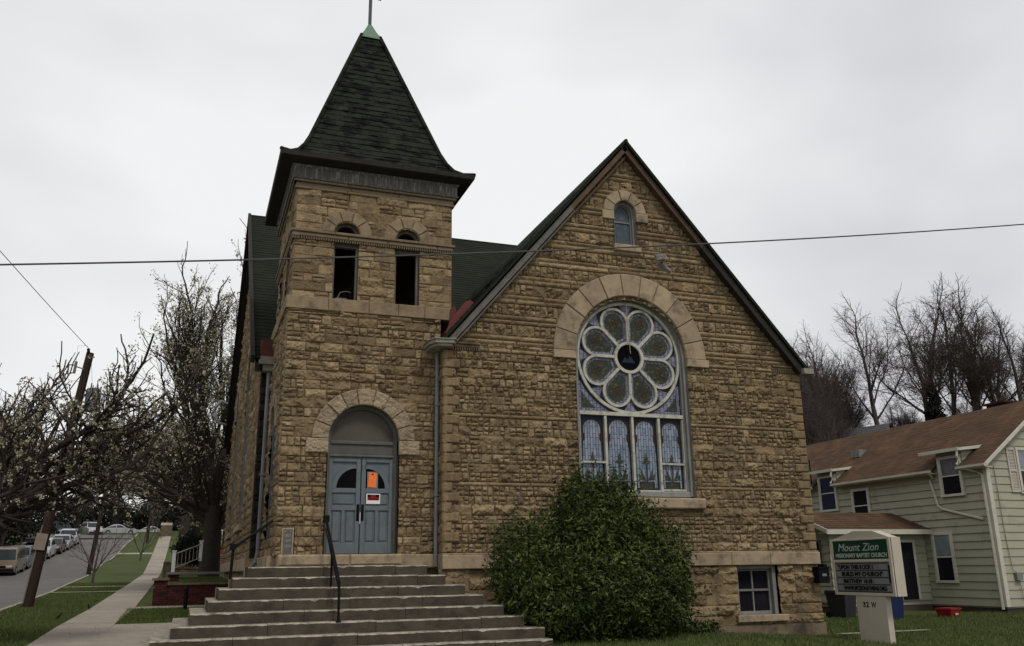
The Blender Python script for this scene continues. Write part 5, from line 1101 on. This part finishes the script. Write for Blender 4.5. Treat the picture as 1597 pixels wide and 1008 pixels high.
# --- bare trees: three kinds, copied over the hill
P3={'nseg':[6,5,4,3,3],'taper':.55,'jit':[.04,.10,.14,.17],'up':[.02,.08,.06,.03],'levels':4,'tiplv':9,'first':[2,1,0,0],'kids':[2,2,2,2],'ang':(22,55),'lenf':(.50,.72),'radf':(.38,.55),'rmin':.008,'prob':.80}
kinds=[]
for k,(seed,h,rad,nst) in enumerate(((31,6.2,.30,2),(44,5.4,.24,3),(57,7.0,.26,1))):
    rg=random.Random(seed); st=[((0,0,-.5),(rg.uniform(-.12,.12)+.12*j*(-1)**j,rg.uniform(-.1,.1),1),h*(1-.12*j),rad*(1-.2*j),0) for j in range(nst)]
    S,T=grow(rg,st,P3); print('bare',len(S)); kinds.append(seg_mesh('trunk',S,.09))
bare_n=[0]
def bare(x,y,k,s,rz,label,group='bare trees on the hill behind the green house',z=None,m_='bark2'):
    t=thing('bare_tree',label,'tree',(x,y,float(gz(x,y)) if z is None else z),rz,group); t.scale=(s,s,s)
    me=kinds[k]; 
    if not me.materials: me.materials.append(M['bark2'])
    o=bpy.data.objects.new('trunk',me); C.objects.link(o); o.parent=t; return t
CAMX=lambda a,Y:(a*Y,Y)
big=[(.925,66,2,1.25,.3,'tall forked bare tree left of the dark conifer, crown open to the sky'),(1.01,68,0,1.5,1.9,'tall bare tree with heavy trunk directly beside the dark conifer'),(1.115,66,1,1.62,3.5,'tallest bare tree on the hill with a dense rounded crown'),(1.165,68,0,1.25,4.9,'bare tree with spreading limbs left of the house chimney'),(1.06,74,2,1.45,2.6,'slender bare tree between the conifer and the tallest tree'),(.865,70,1,.95,5.6,'smaller bare tree at the left end of the open row'),(1.21,64,2,1.1,.9,'bare tree at the right edge above the house ridge'),(1.25,70,1,1.15,4.1,'leaning bare tree at the far right edge of the picture')]
for a,Y,k,s,rz,lab in big: bare(a*Y,Y,k,s*.92,rz,lab)
rg=random.Random(77)
gl='bare tree among the dense dark thicket right of the church gable'
for i in range(40):
    Y=rg.uniform(48,82); a=rg.uniform(.735,.845); bare(a*Y,Y,rg.randrange(3),rg.uniform(.62,.88)*Y/64*(.75 if a>.83 else 1),rg.uniform(0,6.28),gl,'bare trees crowded in the thicket right of the church')
gl='thin bare tree in the far row along the hilltop behind the house roof'
for i in range(14):
    Y=rg.uniform(76,98); a=rg.uniform(.88,1.32); bare(a*Y,Y,rg.randrange(3),rg.uniform(.38,.6),rg.uniform(0,6.28),gl,'thin bare trees along the hilltop')
gl='bare tree in the dark wood on the far side of the street'
for i in range(26):
    Y=rg.uniform(62,150); x=rg.uniform(-52,-15.5) if rg.random()<.75 else rg.uniform(-15,-4); 
    if x>-15: Y=rg.uniform(134,165); x=rg.uniform(-15,3)
    bare(x,Y,rg.randrange(3),rg.uniform(.55,.85),rg.uniform(0,6.28),gl,'bare trees in the wood across the street')
gl='bare tree on the slope behind the big trunk and garden wall'
for i in range(10):
    Y=rg.uniform(64,140); bare(rg.uniform(.002,.06)*Y,Y,rg.randrange(3),rg.uniform(.55,.8),rg.uniform(0,6.28),gl,'bare trees on the slope behind the gardens')
# saplings on the verge
P4=dict(P3); P4.update(levels=2,rmin=.008,nseg=[3,3,2],first=[0,0],kids=[2,2],ang=(25,55))
for i,(x,y,lab,s) in enumerate(((-4.75,55,'small leafless sapling on the verge in front of the distant pole',1.0),(-3.9,88,'clump of thin leafless stems on the far verge by the sidewalk',1.3))):
    rg=random.Random(60+i); S,T=grow(rg,[((0,0,-.1),(.1,0,1),1.7*s,.075,0),((0,0,.6),(-.5,0,1),1.6*s,.045,0),((0,0,.5),(.6,.1,1),1.7*s,.045,0)],P4)
    put_tree('sapling',lab,(x,y,float(gz(x,y))),S,T,M['bark2'],group=None,big=.02)
# thick trunk left of the big tree
rg=random.Random(91); S,T=grow(rg,[((0,0,3.2),(.1,0,1),4.0,.3,0),((0,0,3.0),(-.4,.2,1),3.6,.25,0)],P3); S=[((0,0,-.4),(0,0,1.6),.75,.6),((0,0,1.6),(0,0,3.4),.6,.5)]+S
put_tree('old_tree','massive old dark trunk at the right edge of the sidewalk beyond the stone wall',(-.1,66,float(gz(-.1,66))),S,T,M['bark'])
# conifer on the hill
def conifer(label,x,y,h,seed):
    t=thing('conifer',label,'tree',(x,y,float(gz(x,y)))); rng=np.random.default_rng(seed)
    mkobj('trunk',seg_mesh('trunk',[((0,0,-.5),(0,0,h),.25,.04)]),M['bark'],t,local=True)
    Cc=[];Oo=[]
    for i in range(150):
        f_=rng.random()**.8; z=h*(.12+.88*f_); rr=(1-f_)*h*.26+.25; az=rng.random()*6.28; rr*=rng.uniform(.6,1.1)
        for j in range(22): q=rng.random(); Cc.append((rr*q*math.cos(az),rr*q*math.sin(az),z-rr*q*.25+rng.normal(0,.1)))
    me=leaves('crown',np.array(Cc),.16,seed,elong=.9,jitter=.08); me.materials.append(M['conifer']); o=bpy.data.objects.new('crown',me); C.objects.link(o); o.parent=t; return t
conifer('single dark conifer among the bare trees above the house roof',66*1.03,66,6.8,3)
# --- laurel bush
def bush(name,label,loc,blobs,n,size,seed,m_,stems=True,shoots=0):
    t=thing(name,label,'bush',loc); rng=np.random.default_rng(seed); Cc=[];Oo=[]
    vol=np.array([b[3]*b[4]*b[5] for b in blobs])**.75; cnt=(n*vol/vol.sum()).astype(int)
    for (x,y,z,rx,ry,rz_),c in zip(blobs,cnt):
        d=rng.normal(0,1,(c,3)); d/=np.linalg.norm(d,axis=1,keepdims=True); rad=(1-rng.random((c,1))**2.2*.45)
        bump=1+.17*np.sin(d[:,0:1]*9+x*5)*np.cos(d[:,2:3]*8+z*3)+.12*np.sin(d[:,1:2]*17+d[:,2:3]*13)+rng.normal(0,.035,(c,1))
        Cc.append(np.array([x,y,z])+d*rad*bump*np.array([rx,ry,rz_])); Oo.append(d)
    for i in range(shoots):
        b_=blobs[rng.integers(0,len(blobs))]; d=rng.normal(0,1,3); d[2]=abs(d[2]); d[1]=-abs(d[1])*.7; d/=np.linalg.norm(d); p=np.array(b_[:3])+d*np.array(b_[3:])*.97; up_=d*.5+np.array([0,0,.8])+rng.normal(0,.2,3); m2=rng.integers(8,16); tt=np.linspace(0,rng.uniform(.12,.42),m2)[:,None]
        Cc.append(p+up_*tt+rng.normal(0,.02,(m2,3))); Oo.append(np.repeat(d[None],m2,0))
    Cc=np.concatenate(Cc);Oo=np.concatenate(Oo); k=Cc[:,2]>.02; me=leaves('foliage',Cc[k],size,seed,elong=1.3,outward=Oo[k]*.6+np.array([0,0,.35])); me.materials.append(m_); o=bpy.data.objects.new('foliage',me); C.objects.link(o); o.parent=t
    if stems:
        rg=random.Random(seed); S=[]
        for b in blobs:
            for i in range(7):
                q=Vector((b[0]+rg.uniform(-.7,.7)*b[3],b[1]+rg.uniform(-.5,.5)*b[4],b[2]+rg.uniform(.2,.95)*b[5])); p=Vector((b[0]*.3+rg.uniform(-.3,.3),b[1]*.3,-.1)); m1=p.lerp(q,.5)+Vector((rg.uniform(-.2,.2),rg.uniform(-.2,.2),.1)); S+=[(tuple(p),tuple(m1),.035,.02),(tuple(m1),tuple(q),.02,.008)]
        mkobj('stem',seg_mesh('stem',S,.5),M['bark'],t,local=True)
    return t
bush('laurel_bush','big rounded dark green laurel bush in front of the rose window wall',(8.0,17.1,.22),
 [(-.1,0,1.15,1.75,1.15,1.2),(-1.40,.1,1.42,.88,.85,1.0),(.2,.2,2.1,1.25,.85,1.0),(1.25,.1,1.35,.85,.85,1.05),(-.30,.2,2.45,.5,.6,.78),(.45,.2,2.45,.55,.6,.78),(1.35,0,.7,.72,.8,.65),(-1.0,-.2,.75,1.0,.9,.7),(.5,-.35,.9,1.25,.9,.9)],80000,.033,8,M['leaf'],shoots=420)
bush('groundcover_bush','low trailing green shrub at the right foot of the laurel bush',(10.2,17.8,.25),[(0,0,.1,.6,.45,.22),(.5,-.1,.05,.5,.3,.2)],2500,.035,9,M['leaf'])
bush('garden_shrub','round dark reddish shrub left of the big tree trunk',(.28,44,2.05),[(0,0,.5,.85,.8,.85)],5000,.05,10,M['conifer'])
bush('hedge','low dark hedge beyond the garden wall beside the far trunk',(1.2,58,3.0),[(0,0,.4,1.8,.8,.8),(2.5,0,.5,1.4,.9,.9)],6000,.07,12,M['leaf'])
for i,(x,y,s,lab) in enumerate(((-21,66,1.0,'dark bank of shrubs behind the tan van at the left edge'),(-20.5,80,1.1,'dark bank of shrubs behind the white parked cars'),(-19.5,98,1.1,'dark bank of shrubs at the top of the street on the left'),(-11,146,1.5,'dark shrubs at the head of the street'),(2,148,1.5,'dark shrubs above the hillside steps'),(-4.5,152,1.5,'tall dark shrubs behind the top of the hillside steps'),(-18,140,1.6,'dark shrubs behind the cross street cars'))):
    bush('shrub_bank',lab,(x,y,float(gz(x,y))-.3),[(0,-6,1.6,2.6*s,5,2.2),(-1,3,2.0,3*s,6,3.0),(2,8,1.5,2.6*s,4,2.0)],9000,.16,40+i,M['conifer'])
# undergrowth of the hill wood
rng=np.random.default_rng(3); n=60000; Y_=rng.uniform(44,95,n); a_=rng.uniform(.72,1.35,n); X_=a_*Y_; lim=np.where(a_<.86,3.6,1.1); Z_=gz(X_,Y_)+rng.random(n)**1.6*lim
me=leaves('undergrowth',np.stack([X_,Y_,Z_],-1),.10,5,elong=1.6); o=mkobj('undergrowth',me,mat('brown_undergrowth',(.075,.056,.044),(.048,.038,.032),rough=.95,tone=.5,spec=.1)); tag(o,'brown tangled undergrowth beneath the bare trees on the hill','undergrowth',kind='stuff')
# ================================================================== GRASS
def grass(n,pts_fn,h,seed):
    rng=np.random.default_rng(seed); X_,Y_=pts_fn(rng,n); n=len(X_); Z_=gz(X_,Y_); az=rng.random(n)*6.283; hh=h*rng.uniform(.5,1.3,n); w_=.006+.004*rng.random(n)
    ln=rng.normal(0,.35,(n,2))*hh[:,None]; dx,dy=np.cos(az)*w_,np.sin(az)*w_
    V=np.stack([np.stack([X_-dx,Y_-dy,Z_-.01],-1),np.stack([X_+dx,Y_+dy,Z_-.01],-1),np.stack([X_+ln[:,0],Y_+ln[:,1],Z_+hh],-1)],1).reshape(-1,3)
    return V,n,rng.random(n)
def rA(rng,n):
    X_=rng.uniform(6.6,30,n); Y_=13.2+rng.random(n)**1.2*11; k=((Y_<18.35)|(X_>14.8))&(X_<1.2*Y_+1)&~((X_>25.9)&(Y_>23.3))&~((X_>14)&(X_<14.4)&(Y_>15.7)&(Y_<16.7)); return X_[k],Y_[k]
def rB(rng,n):
    Y_=19+rng.random(n)**1.7*36; X_=rng.uniform(0,1,n); l=np.interp(Y_,[20,31,43,53],[-4.75,-4.9,-5.2,-5.7]); r=np.interp(Y_,[24,30,48],[-2.78,-2.58,-2.72]); X_=l+(r-l)*X_; k=~(((Y_>42.2)&(Y_<43))|((Y_>48.5)&(Y_<49.4))); return X_[k],Y_[k]
def rC(rng,n):
    Y_=rng.uniform(24.45,29.3,n); X_=rng.uniform(-1.5,1.3,n); return X_,Y_
def rD(rng,n):
    Y_=rng.uniform(31.4,37,n); X_=rng.uniform(-.15,1.3,n); return X_,Y_
Vs=[];Ts=[]
for fnr,n,h,s in ((rA,130000,.075,1),(rB,42000,.07,2),(rC,14000,.07,3),(rD,9000,.1,4)):
    V,k,t_=grass(n,fnr,h,s); Vs.append(V);Ts.append(t_)
V=np.concatenate(Vs);t_=np.concatenate(Ts); me=np_mesh('grass',V,np.arange(len(V)).reshape(-1,3),{'tone':t_}); o=mkobj('grass',me,M['blade']); tag(o,'short spring lawn grass on the verges and in front of the church','grass',kind='stuff')
# ================================================================== POLES, WIRES, SHOES
def pole1():
    t=thing('utility_pole','tall leaning brown utility pole with a transformer, on the verge by the street','utility pole',(-4.5,31.5,.72),0,'utility poles along the street')
    A=Vector((-4.5,31.5,.4)); B_=Vector((-3.56,31.5,8.78)); L_=lambda f_:A.lerp(B_,f_)
    one(lambda b:b.tube([L_(0),L_(.5),L_(1)],[.165,.145,.12],12),'shaft',M['wood'],t)
    one(lambda b:(b.tube([L_(.05)+Vector((-.13,-.13,0)),L_(.33)+Vector((-.12,-.12,0))],.022,6),),'conduit',M['coping'],t)
    one(lambda b:b.box(-.16,.16,-.01,.01,-.25,.25,M=Matrix.Translation(L_(.27)+Vector((-.05,-.18,0)))@Matrix.Rotation(R(7),4,'Y')),'paper_notice',mat('weathered_paper',(.28,.22,.18),(.2,.16,.13),rough=.9,scale=8),t)
    tr_=one(lambda b:(b.tube([(-3.30,31.3,6.78),(-3.30,31.3,6.82),(-3.30,31.3,7.48),(-3.30,31.3,7.54)],[.2,.235,.235,.19],16),b.box(-3.6,-3.3,31.3,31.42,7.3,7.36),b.box(-3.6,-3.3,31.3,31.42,6.95,7.0)),'transformer',M['ironpole'],t)
    one(lambda b:(b.tube([(-3.38,31.25,7.5),(-3.38,31.25,7.72)],[.035,.02],8),b.tube([(-3.20,31.25,7.5),(-3.20,31.25,7.70)],[.035,.02],8)),'bushing',M['coping'],tr_)
    one(lambda b:(b.tube([(-3.66,31.4,8.2),(-3.95,31.3,8.26)],.02,6),b.tube([(-3.92,31.3,8.42),(-3.95,31.3,8.02)],.045,8),b.tube([(-4.13,31.3,8.3),(-4.14,31.3,7.98)],.025,6),b.tube([(-3.95,31.3,8.3),(-4.14,31.3,8.3)],.02,6),b.tube([(-3.95,31.3,8.05),(-4.14,31.3,7.99)],.02,6)),'fuse_cutout',M['coping'],t)
    one(lambda b:(b.tube([(-3.6,31.4,8.75),(-3.62,31.4,8.9)],.05,8),b.tube([(-3.93,31.3,8.42),(-3.93,31.3,8.95),(-3.66,31.4,9.0)],.006,4),b.tube([(-4.14,31.3,7.98),(-4.1,31.3,7.8),(-3.75,31.3,7.75)],.006,4),b.tube([(-3.5,31.4,8.6),(-3.36,31.3,7.6)],.006,4)),'insulator',M['black'],t)
pole1()
t=thing('utility_pole','distant leaning utility pole rising above the blossom beside the road','utility pole',(-6.75,74,1.6),0,'utility poles along the street')
one(lambda b:b.tube([(-6.75,74,1.3),(-5.85,74,11.2)],[.17,.13],10),'shaft',M['wood'],t); one(lambda b:(b.tube([(-5.95,73.7,10.6),(-4.6,73.7,10.2)],.03,5),b.box(-5.98,-5.8,73.8,73.9,11.0,11.15)),'bracket',M['black'],t)
t=thing('utility_pole','short dark pole top with a small cross piece above the far blossom','utility pole',(-4.4,112,5.2),0,'utility poles along the street')
one(lambda b:b.tube([(-4.4,112,5),(-4.15,112,16.2)],[.16,.13],8),'shaft',M['wood'],t); one(lambda b:(b.box(-4.9,-3.6,111.8,111.9,14.0,14.2),b.box(-4.8,-4.3,111.7,111.8,14.2,14.7)),'crossarm',M['wood'],t)
def wire(label,pts,r,name='overhead_wire',sag=0):
    A,B_=Vector(pts[0]),Vector(pts[1]); n=28
    P=[A.lerp(B_,i/n)-Vector((0,0,sag*4*(i/n)*(1-i/n))) for i in range(n+1)]
    o=one(lambda b:b.tube(P,r,6),name,M['wirem'],None,loc=tuple(A)); tag(o,label,'wire',None)
M['wirem']=mat('wire_sheath',(.05,.05,.05),(.09,.085,.08),rough=.6,scale=3)
pc=np.polyfit([-3.13,.74,5.49,9.84,19.23],[6.38,6.89,7.56,8.24,9.85],2)
cb=one(lambda b:b.tube([(x,15,float(np.polyval(pc,x))) for x in np.linspace(-10,30,41)],.016,6),'utility_cable',M['wirem'],None,loc=(-10,15,float(np.polyval(pc,-10)))); tag(cb,'thick black cable crossing the whole picture in front of the church','wire')
wire('thin wire running down from the upper left sky to the leaning pole top',((-7.6,16.0,11.6),(-3.6,31.4,8.9)),.010,sag=.12)
wire('thin wire low in the left sky meeting the street tree branches',((-8.6,22,8.9),(-3.9,40,6.6)),.010,sag=.2)
wire('thin wire sloping from the leaning pole to the distant pole',((-3.7,31.5,7.9),(-5.95,74,10.4)),.016,sag=.5)
M['shoe']=mat('dirty_sneaker_canvas',(.22,.20,.19),(.09,.08,.08),rough=.8,scale=22); M['sole']=mat('sneaker_sole',(.30,.27,.24),(.16,.14,.13),rough=.7,scale=20)
def shoe(label,loc,rot):
    t=thing('sneaker',label,'shoe',loc,0,'pair of sneakers hanging from the cable'); t.rotation_euler=rot
    secs=[(-.145,.030,.085,.0),(-.13,.038,.10,0),(-.07,.040,.105,0),(-.02,.040,.085,0),(.04,.045,.062,0),(.10,.047,.050,0),(.14,.036,.040,0),(.16,.012,.028,0)]
    b=MB(); n=10; base=0
    for x,w_,h_,_ in secs:
        for k in range(n): a=PI*k/(n-1); b.v.append((x,w_*math.cos(a),.012+h_*math.sin(a)**.7))
    for i in range(len(secs)-1):
        for k in range(n-1):
            if i in (1,) and 3<=k<=5: continue
            b.f.append((i*n+k,i*n+k+1,(i+1)*n+k+1,(i+1)*n+k)); b.t.append(.5); b.m.append(0)
        b.f.append((i*n,i*n+n-1,(i+1)*n+n-1,(i+1)*n)); b.t.append(.5); b.m.append(0)
    b.f.append(tuple(range(n))); b.t.append(.5); b.m.append(0)
    b.build('upper',M['shoe'],t,local=True)
    b=MB(); o_=[(-.155,-.03),(-.155,.03),(-.10,.046),(0,.042),(.08,.054),(.14,.045),(.172,.015),(.172,-.015),(.14,-.045),(.08,-.054),(0,-.042),(-.10,-.046)]
    b.prism(o_,lambda u,v,d:(u,v,d),-.016,.014); b.build('sole',M['sole'],t,local=True)
    b=MB()
    for i in range(4): x=-.02+i*.025; b.tube([(x,-.03,.085-i*.008),(x+.01,0,.10-i*.01),(x,.03,.085-i*.008)],.004,4)
    b.tube([(-.03,0,.095),(-.05,0,.16)],.004,4); b.build('lace',M['sole'],t,local=True)
shoe('higher of the two pale sneakers hanging by laces from the cable',(8.74,15,7.79),(R(8),R(-22),R(12)))
shoe('lower of the two pale sneakers, turned sole-out below the other',(8.80,15,7.58),(R(70),R(35),R(-20)))
o=one(lambda b:(b.tube([(8.71,15,8.14),(8.705,15,8.0),(8.70,15,7.93)],.005,5),b.tube([(8.72,15,8.14),(8.745,15,8.0),(8.74,15,7.93)],.005,5),b.tube([(8.745,15,7.93),(8.77,15.02,7.7)],.005,5)),'shoelace',M['sole'],None,loc=(8.72,15,8.14)); tag(o,'knotted pale laces looping the sneakers over the cable','shoelace')
# ================================================================== CARS
def car(kind,label,x,y,col,rz=0,rack=False,z=None):
    zg=(float(gz(x,y))-.11) if z is None else z
    t=thing('parked_car',label,'car',(x,y,zg),rz,'cars parked along the far kerb'); 
    slope=math.atan2(float(gz(x,y+2))-float(gz(x,y-2)),4) if abs(rz)<1 else 0; t.rotation_euler=(slope,0,rz)
    # local: front towards -Y
    D={'van':dict(L=4.9,W=1.9,H=1.95,hood=.75,belt=1.05,ws=(-1.6,-1.05),rear=(2.35,2.30)),'suv':dict(L=4.6,W=1.85,H=1.72,hood=.98,belt=1.05,ws=(-1.1,-.45),rear=(2.05,1.75)),'sedan':dict(L=4.5,W=1.8,H=1.45,hood=.85,belt=.92,ws=(-.95,-.2),rear=(1.75,1.0))}[kind]
    L_,W_,H_=D['L']/2,D['W']/2,D['H']; hd=D['hood']; bt=D['belt']
    side=[(-L_,.38),(-L_-.02,.62),(-L_+.08,hd-.12),(-L_+.35,hd),(D['ws'][0],bt-.02),(D['rear'][0],bt),(L_-.02,bt-.05),(L_,.4),(L_-.1,.28),(-L_+.15,.26)]
    b=MB()
    def loft(prof,w0,w1):
        # sides with a little tumblehome
        n=len(prof); A=[(-w0,u,z) for u,z in prof]; B_=[(w0,u,z) for u,z in prof]; b.face([(-w1,u,z) for u,z in prof]); b.face([(w1,u,z) for u,z in prof][::-1])
        for i in range(n):
            j=(i+1)%n; b.face([(-w1,*prof[i]),(w1,*prof[i]),(w1,*prof[j]),(-w1,*prof[j])])
    loft(side,W_,W_)
    top=[(D['ws'][1],H_-.06),(D['rear'][1],H_-.08)]; gh=[(D['ws'][0],bt-.02),(D['ws'][1],H_-.08),(D['ws'][1]+.4,H_),(D['rear'][1]-.3,H_-.02),(D['rear'][1],H_-.12),(D['rear'][0],bt)]
    wt=W_-.18; lo=[(-W_+.03,u,z) for u,z in (gh[0],gh[-1])]
    f2=lambda s:[(s*((W_-.03) if z<bt+.02 else wt),u,z) for u,z in gh]
    l_,r_=f2(-1),f2(1); b.face(l_); b.face(r_[::-1])
    for i in range(len(gh)-1): b.face([l_[i],l_[i+1],r_[i+1],r_[i]])
    b.build('body',col,t,local=True)
    b=MB(); g=.012
    y0,z0=gh[0];y1,z1=gh[1]; fx=lambda f_,s:s*((W_-.03)+(wt-(W_-.03))*f_)
    def lerp2(f_): return (y0+(y1-y0)*f_,z0+(z1-z0)*f_)
    a_,c_=lerp2(.08),lerp2(.93); b.face([(fx(.08,-1)+.07,a_[0]-g,a_[1]+g),(fx(.08,1)-.07,a_[0]-g,a_[1]+g),(fx(.93,1)-.06,c_[0]-g,c_[1]+g),(fx(.93,-1)+.06,c_[0]-g,c_[1]+g)]); b.build('windscreen',M['carglass'],t,local=True)
    for s in (-1,1):
        b=MB(); ya,yb=D['ws'][0]+.25,D['ws'][1]+.12; yc,yd=D['rear'][0]-.15,D['rear'][1]-.15; zt=H_-.16; xb,xt=s*(W_-.03+.008),s*(wt+.008); m_=(ya+yc)/2
        fz=lambda z:xb+(xt-xb)*(z-bt)/(H_-.1-bt)
        for p,q,p2,q2 in ((ya,m_-.04,yb,m_-.04),(m_+.04,yc,m_+.04,yd)): b.face([(fz(bt+.05),p,bt+.05),(fz(bt+.05),q,bt+.05),(fz(zt),q2,zt),(fz(zt),p2,zt)])
        b.build('side_window',M['carglass'],t,local=True)
        b=MB(); b.box(s*(W_-.38)-.2,s*(W_-.38)+.2,-L_-.03,-L_+.03,.62,.78); b.build('headlight',M['lamp'],t,local=True)
        b=MB(); b.box(s*(W_-.14)-.1,s*(W_-.14)+.1,L_-.03,L_+.02,.75,.95); b.build('tail_light',mr2,t,local=True)
        b=MB(); b.box(s*(W_+.09)-.09,s*(W_+.09)+.09,D['ws'][0]+.25,D['ws'][0]+.35,bt,bt+.14); b.build('mirror',col,t,local=True)
        for yy in (-L_+.85,L_-.85):
            b=MB(); b.tube([(s*(W_-.2),yy,.33),(s*(W_+.015),yy,.33)],.33,16); wh=b.build('wheel',M['black'],t,local=True)
            b=MB(); b.tube([(s*(W_),yy,.33),(s*(W_+.025),yy,.33)],.2,12); b.build('rim',M['rim'],wh,local=True)
    b=MB(); b.box(-W_+.55,W_-.55,-L_-.035,-L_+.02,.58,.74); b.build('grille',M['black'],t,local=True)
    b=MB(); b.box(-W_+.05,W_-.05,-L_-.06,-L_+.1,.36,.52); b.build('bumper',M['black'] if kind!='sedan' else col,t,local=True)
    if rack:
        b=MB(); b.prism([(-.9,H_+.08),(-.7,H_+.34),(.6,H_+.38),(1.0,H_+.22),(1.0,H_+.08)],lambda u,z,d:(d,u,z),-.5,.5); b.build('roof_box',M['black'],t,local=True)
    return t
M['carglass']=glassm('car_glass',(.035,.045,.05),.08); M['lamp']=mat('headlamp',(.55,.55,.55),(.4,.4,.4),rough=.2); M['rim']=mat('alloy_rim',(.25,.25,.26),rough=.4)
def paint(n,c): return mat(n,c,tuple(x*.85 for x in c),rough=.25,scale=2,tone=.05,spec=.6)
pw=paint('white_car_paint',(.42,.42,.43)); ps=paint('silver_car_paint',(.33,.34,.35)); pt=paint('tan_car_paint',(.16,.115,.075)); pb=paint('dark_blue_car_paint',(.03,.036,.05)); pm=paint('maroon_car_paint',(.05,.016,.014)); pg=paint('grey_car_paint',(.09,.10,.11))
def onroad(yy,a): return a*yy
car('van','tan and brown van nearest in the line of parked cars',-12.75,77.5,pt)
car('suv','grey car behind the tan van in the parked line',-12.75,83,pg)
car('suv','dark blue car with a black roof box in the parked line',-12.75,88.5,pb,rack=True)
car('suv','white car half hidden behind the leaning pole',-12.7,94,pw)
car('sedan','dark maroon car between the white car and the silver sedan',-12.4,99.2,pm)
car('sedan','silver sedan with white hood, third from the top of the line',-12.3,104.2,ps)
car('suv','white car at the top of the parked line',-12.3,109.5,pw)
for i,(x,y,k,c,lab) in enumerate(((-15.6,124,'suv',pb,'dark blue car at the left of the cross street row'),(-12.0,124.4,'suv',pw,'white car at the left of the cross street row'),(-8.6,125,'sedan',ps,'silver car in the middle of the cross street row'),(-16.8,131,'van',pw,'white van behind the blue car on the cross street'),(-4.6,130,'sedan',pw,'white car at the right of the cross street row'))):
    t=car(k,lab,x*1.02,y+8,c,rz=PI/2 if k!='suv' else .35,z=6.75); t['group']='cars parked on the cross street'
# bird
def bird(label,loc,rz):
    t=thing('bird',label,'bird',loc,rz,'dark birds on the ground')
    secs=[(-.16,.004,.06),(-.09,.014,.065),(-.05,.032,.075),(0,.042,.085),(.05,.036,.10),(.08,.022,.125),(.105,.026,.145),(.13,.018,.15),(.145,.007,.148),(.175,.002,.142)]
    b=MB(); n=8
    for x,r_,z in secs:
        for k in range(n): a=2*PI*k/n; b.v.append((x,r_*math.cos(a),z+r_*math.sin(a)))
    for i in range(len(secs)-1):
        for k in range(n): b.f.append((i*n+k,i*n+(k+1)%n,(i+1)*n+(k+1)%n,(i+1)*n+k)); b.t.append(.5); b.m.append(0)
    b.tube([(.0,.015,.05),(.0,.015,0)],.005,4); b.tube([(.0,-.015,.05),(.0,-.015,0)],.005,4)
    b.build('body',M['black'],t,local=True); t.scale=(.75,)*3; t.rotation_euler=(0,R(-25),rz)
bird('small black bird standing on the sidewalk',(-2.55,29.2,.69),2.0); bird('small black bird in the grass at the sidewalk edge',(-2.95,26.3,.57),.6)

# winter leaf litter on the lawns, path edges and step corners
rng=np.random.default_rng(12); P=[]
X_,Y_=rA(rng,1500); P.append(np.stack([X_,Y_,gz(X_,Y_)+.05],-1)); X_,Y_=rB(rng,900); X_=X_+rng.normal(0,.3,len(X_)); P.append(np.stack([X_,Y_,gz(X_,Y_)+.05],-1))
X_=rng.uniform(-2.9,1.0,260); Y_=rng.uniform(17,30,260); P.append(np.stack([X_,Y_,gz(X_,Y_)+.04],-1))
for i in range(8): n=26; X_=rng.uniform(XL[i]+.1,XR[i]-.1,n); P.append(np.stack([X_,YF[i]+.30-rng.random(n)**2*.2-.02,np.full(n,ZT[i]+.012)],-1))
me=leaves('fallen_leaves',np.concatenate(P),.016,9,elong=1.0,outward=np.array([0,0,2.0])); o=mkobj('fallen_leaves',me,mat('dead_leaf',(.14,.10,.055),(.07,.045,.025),rough=.9,tone=.5,scale=3)); tag(o,'small dead leaves scattered over lawn, sidewalk and steps','fallen leaves',kind='stuff')
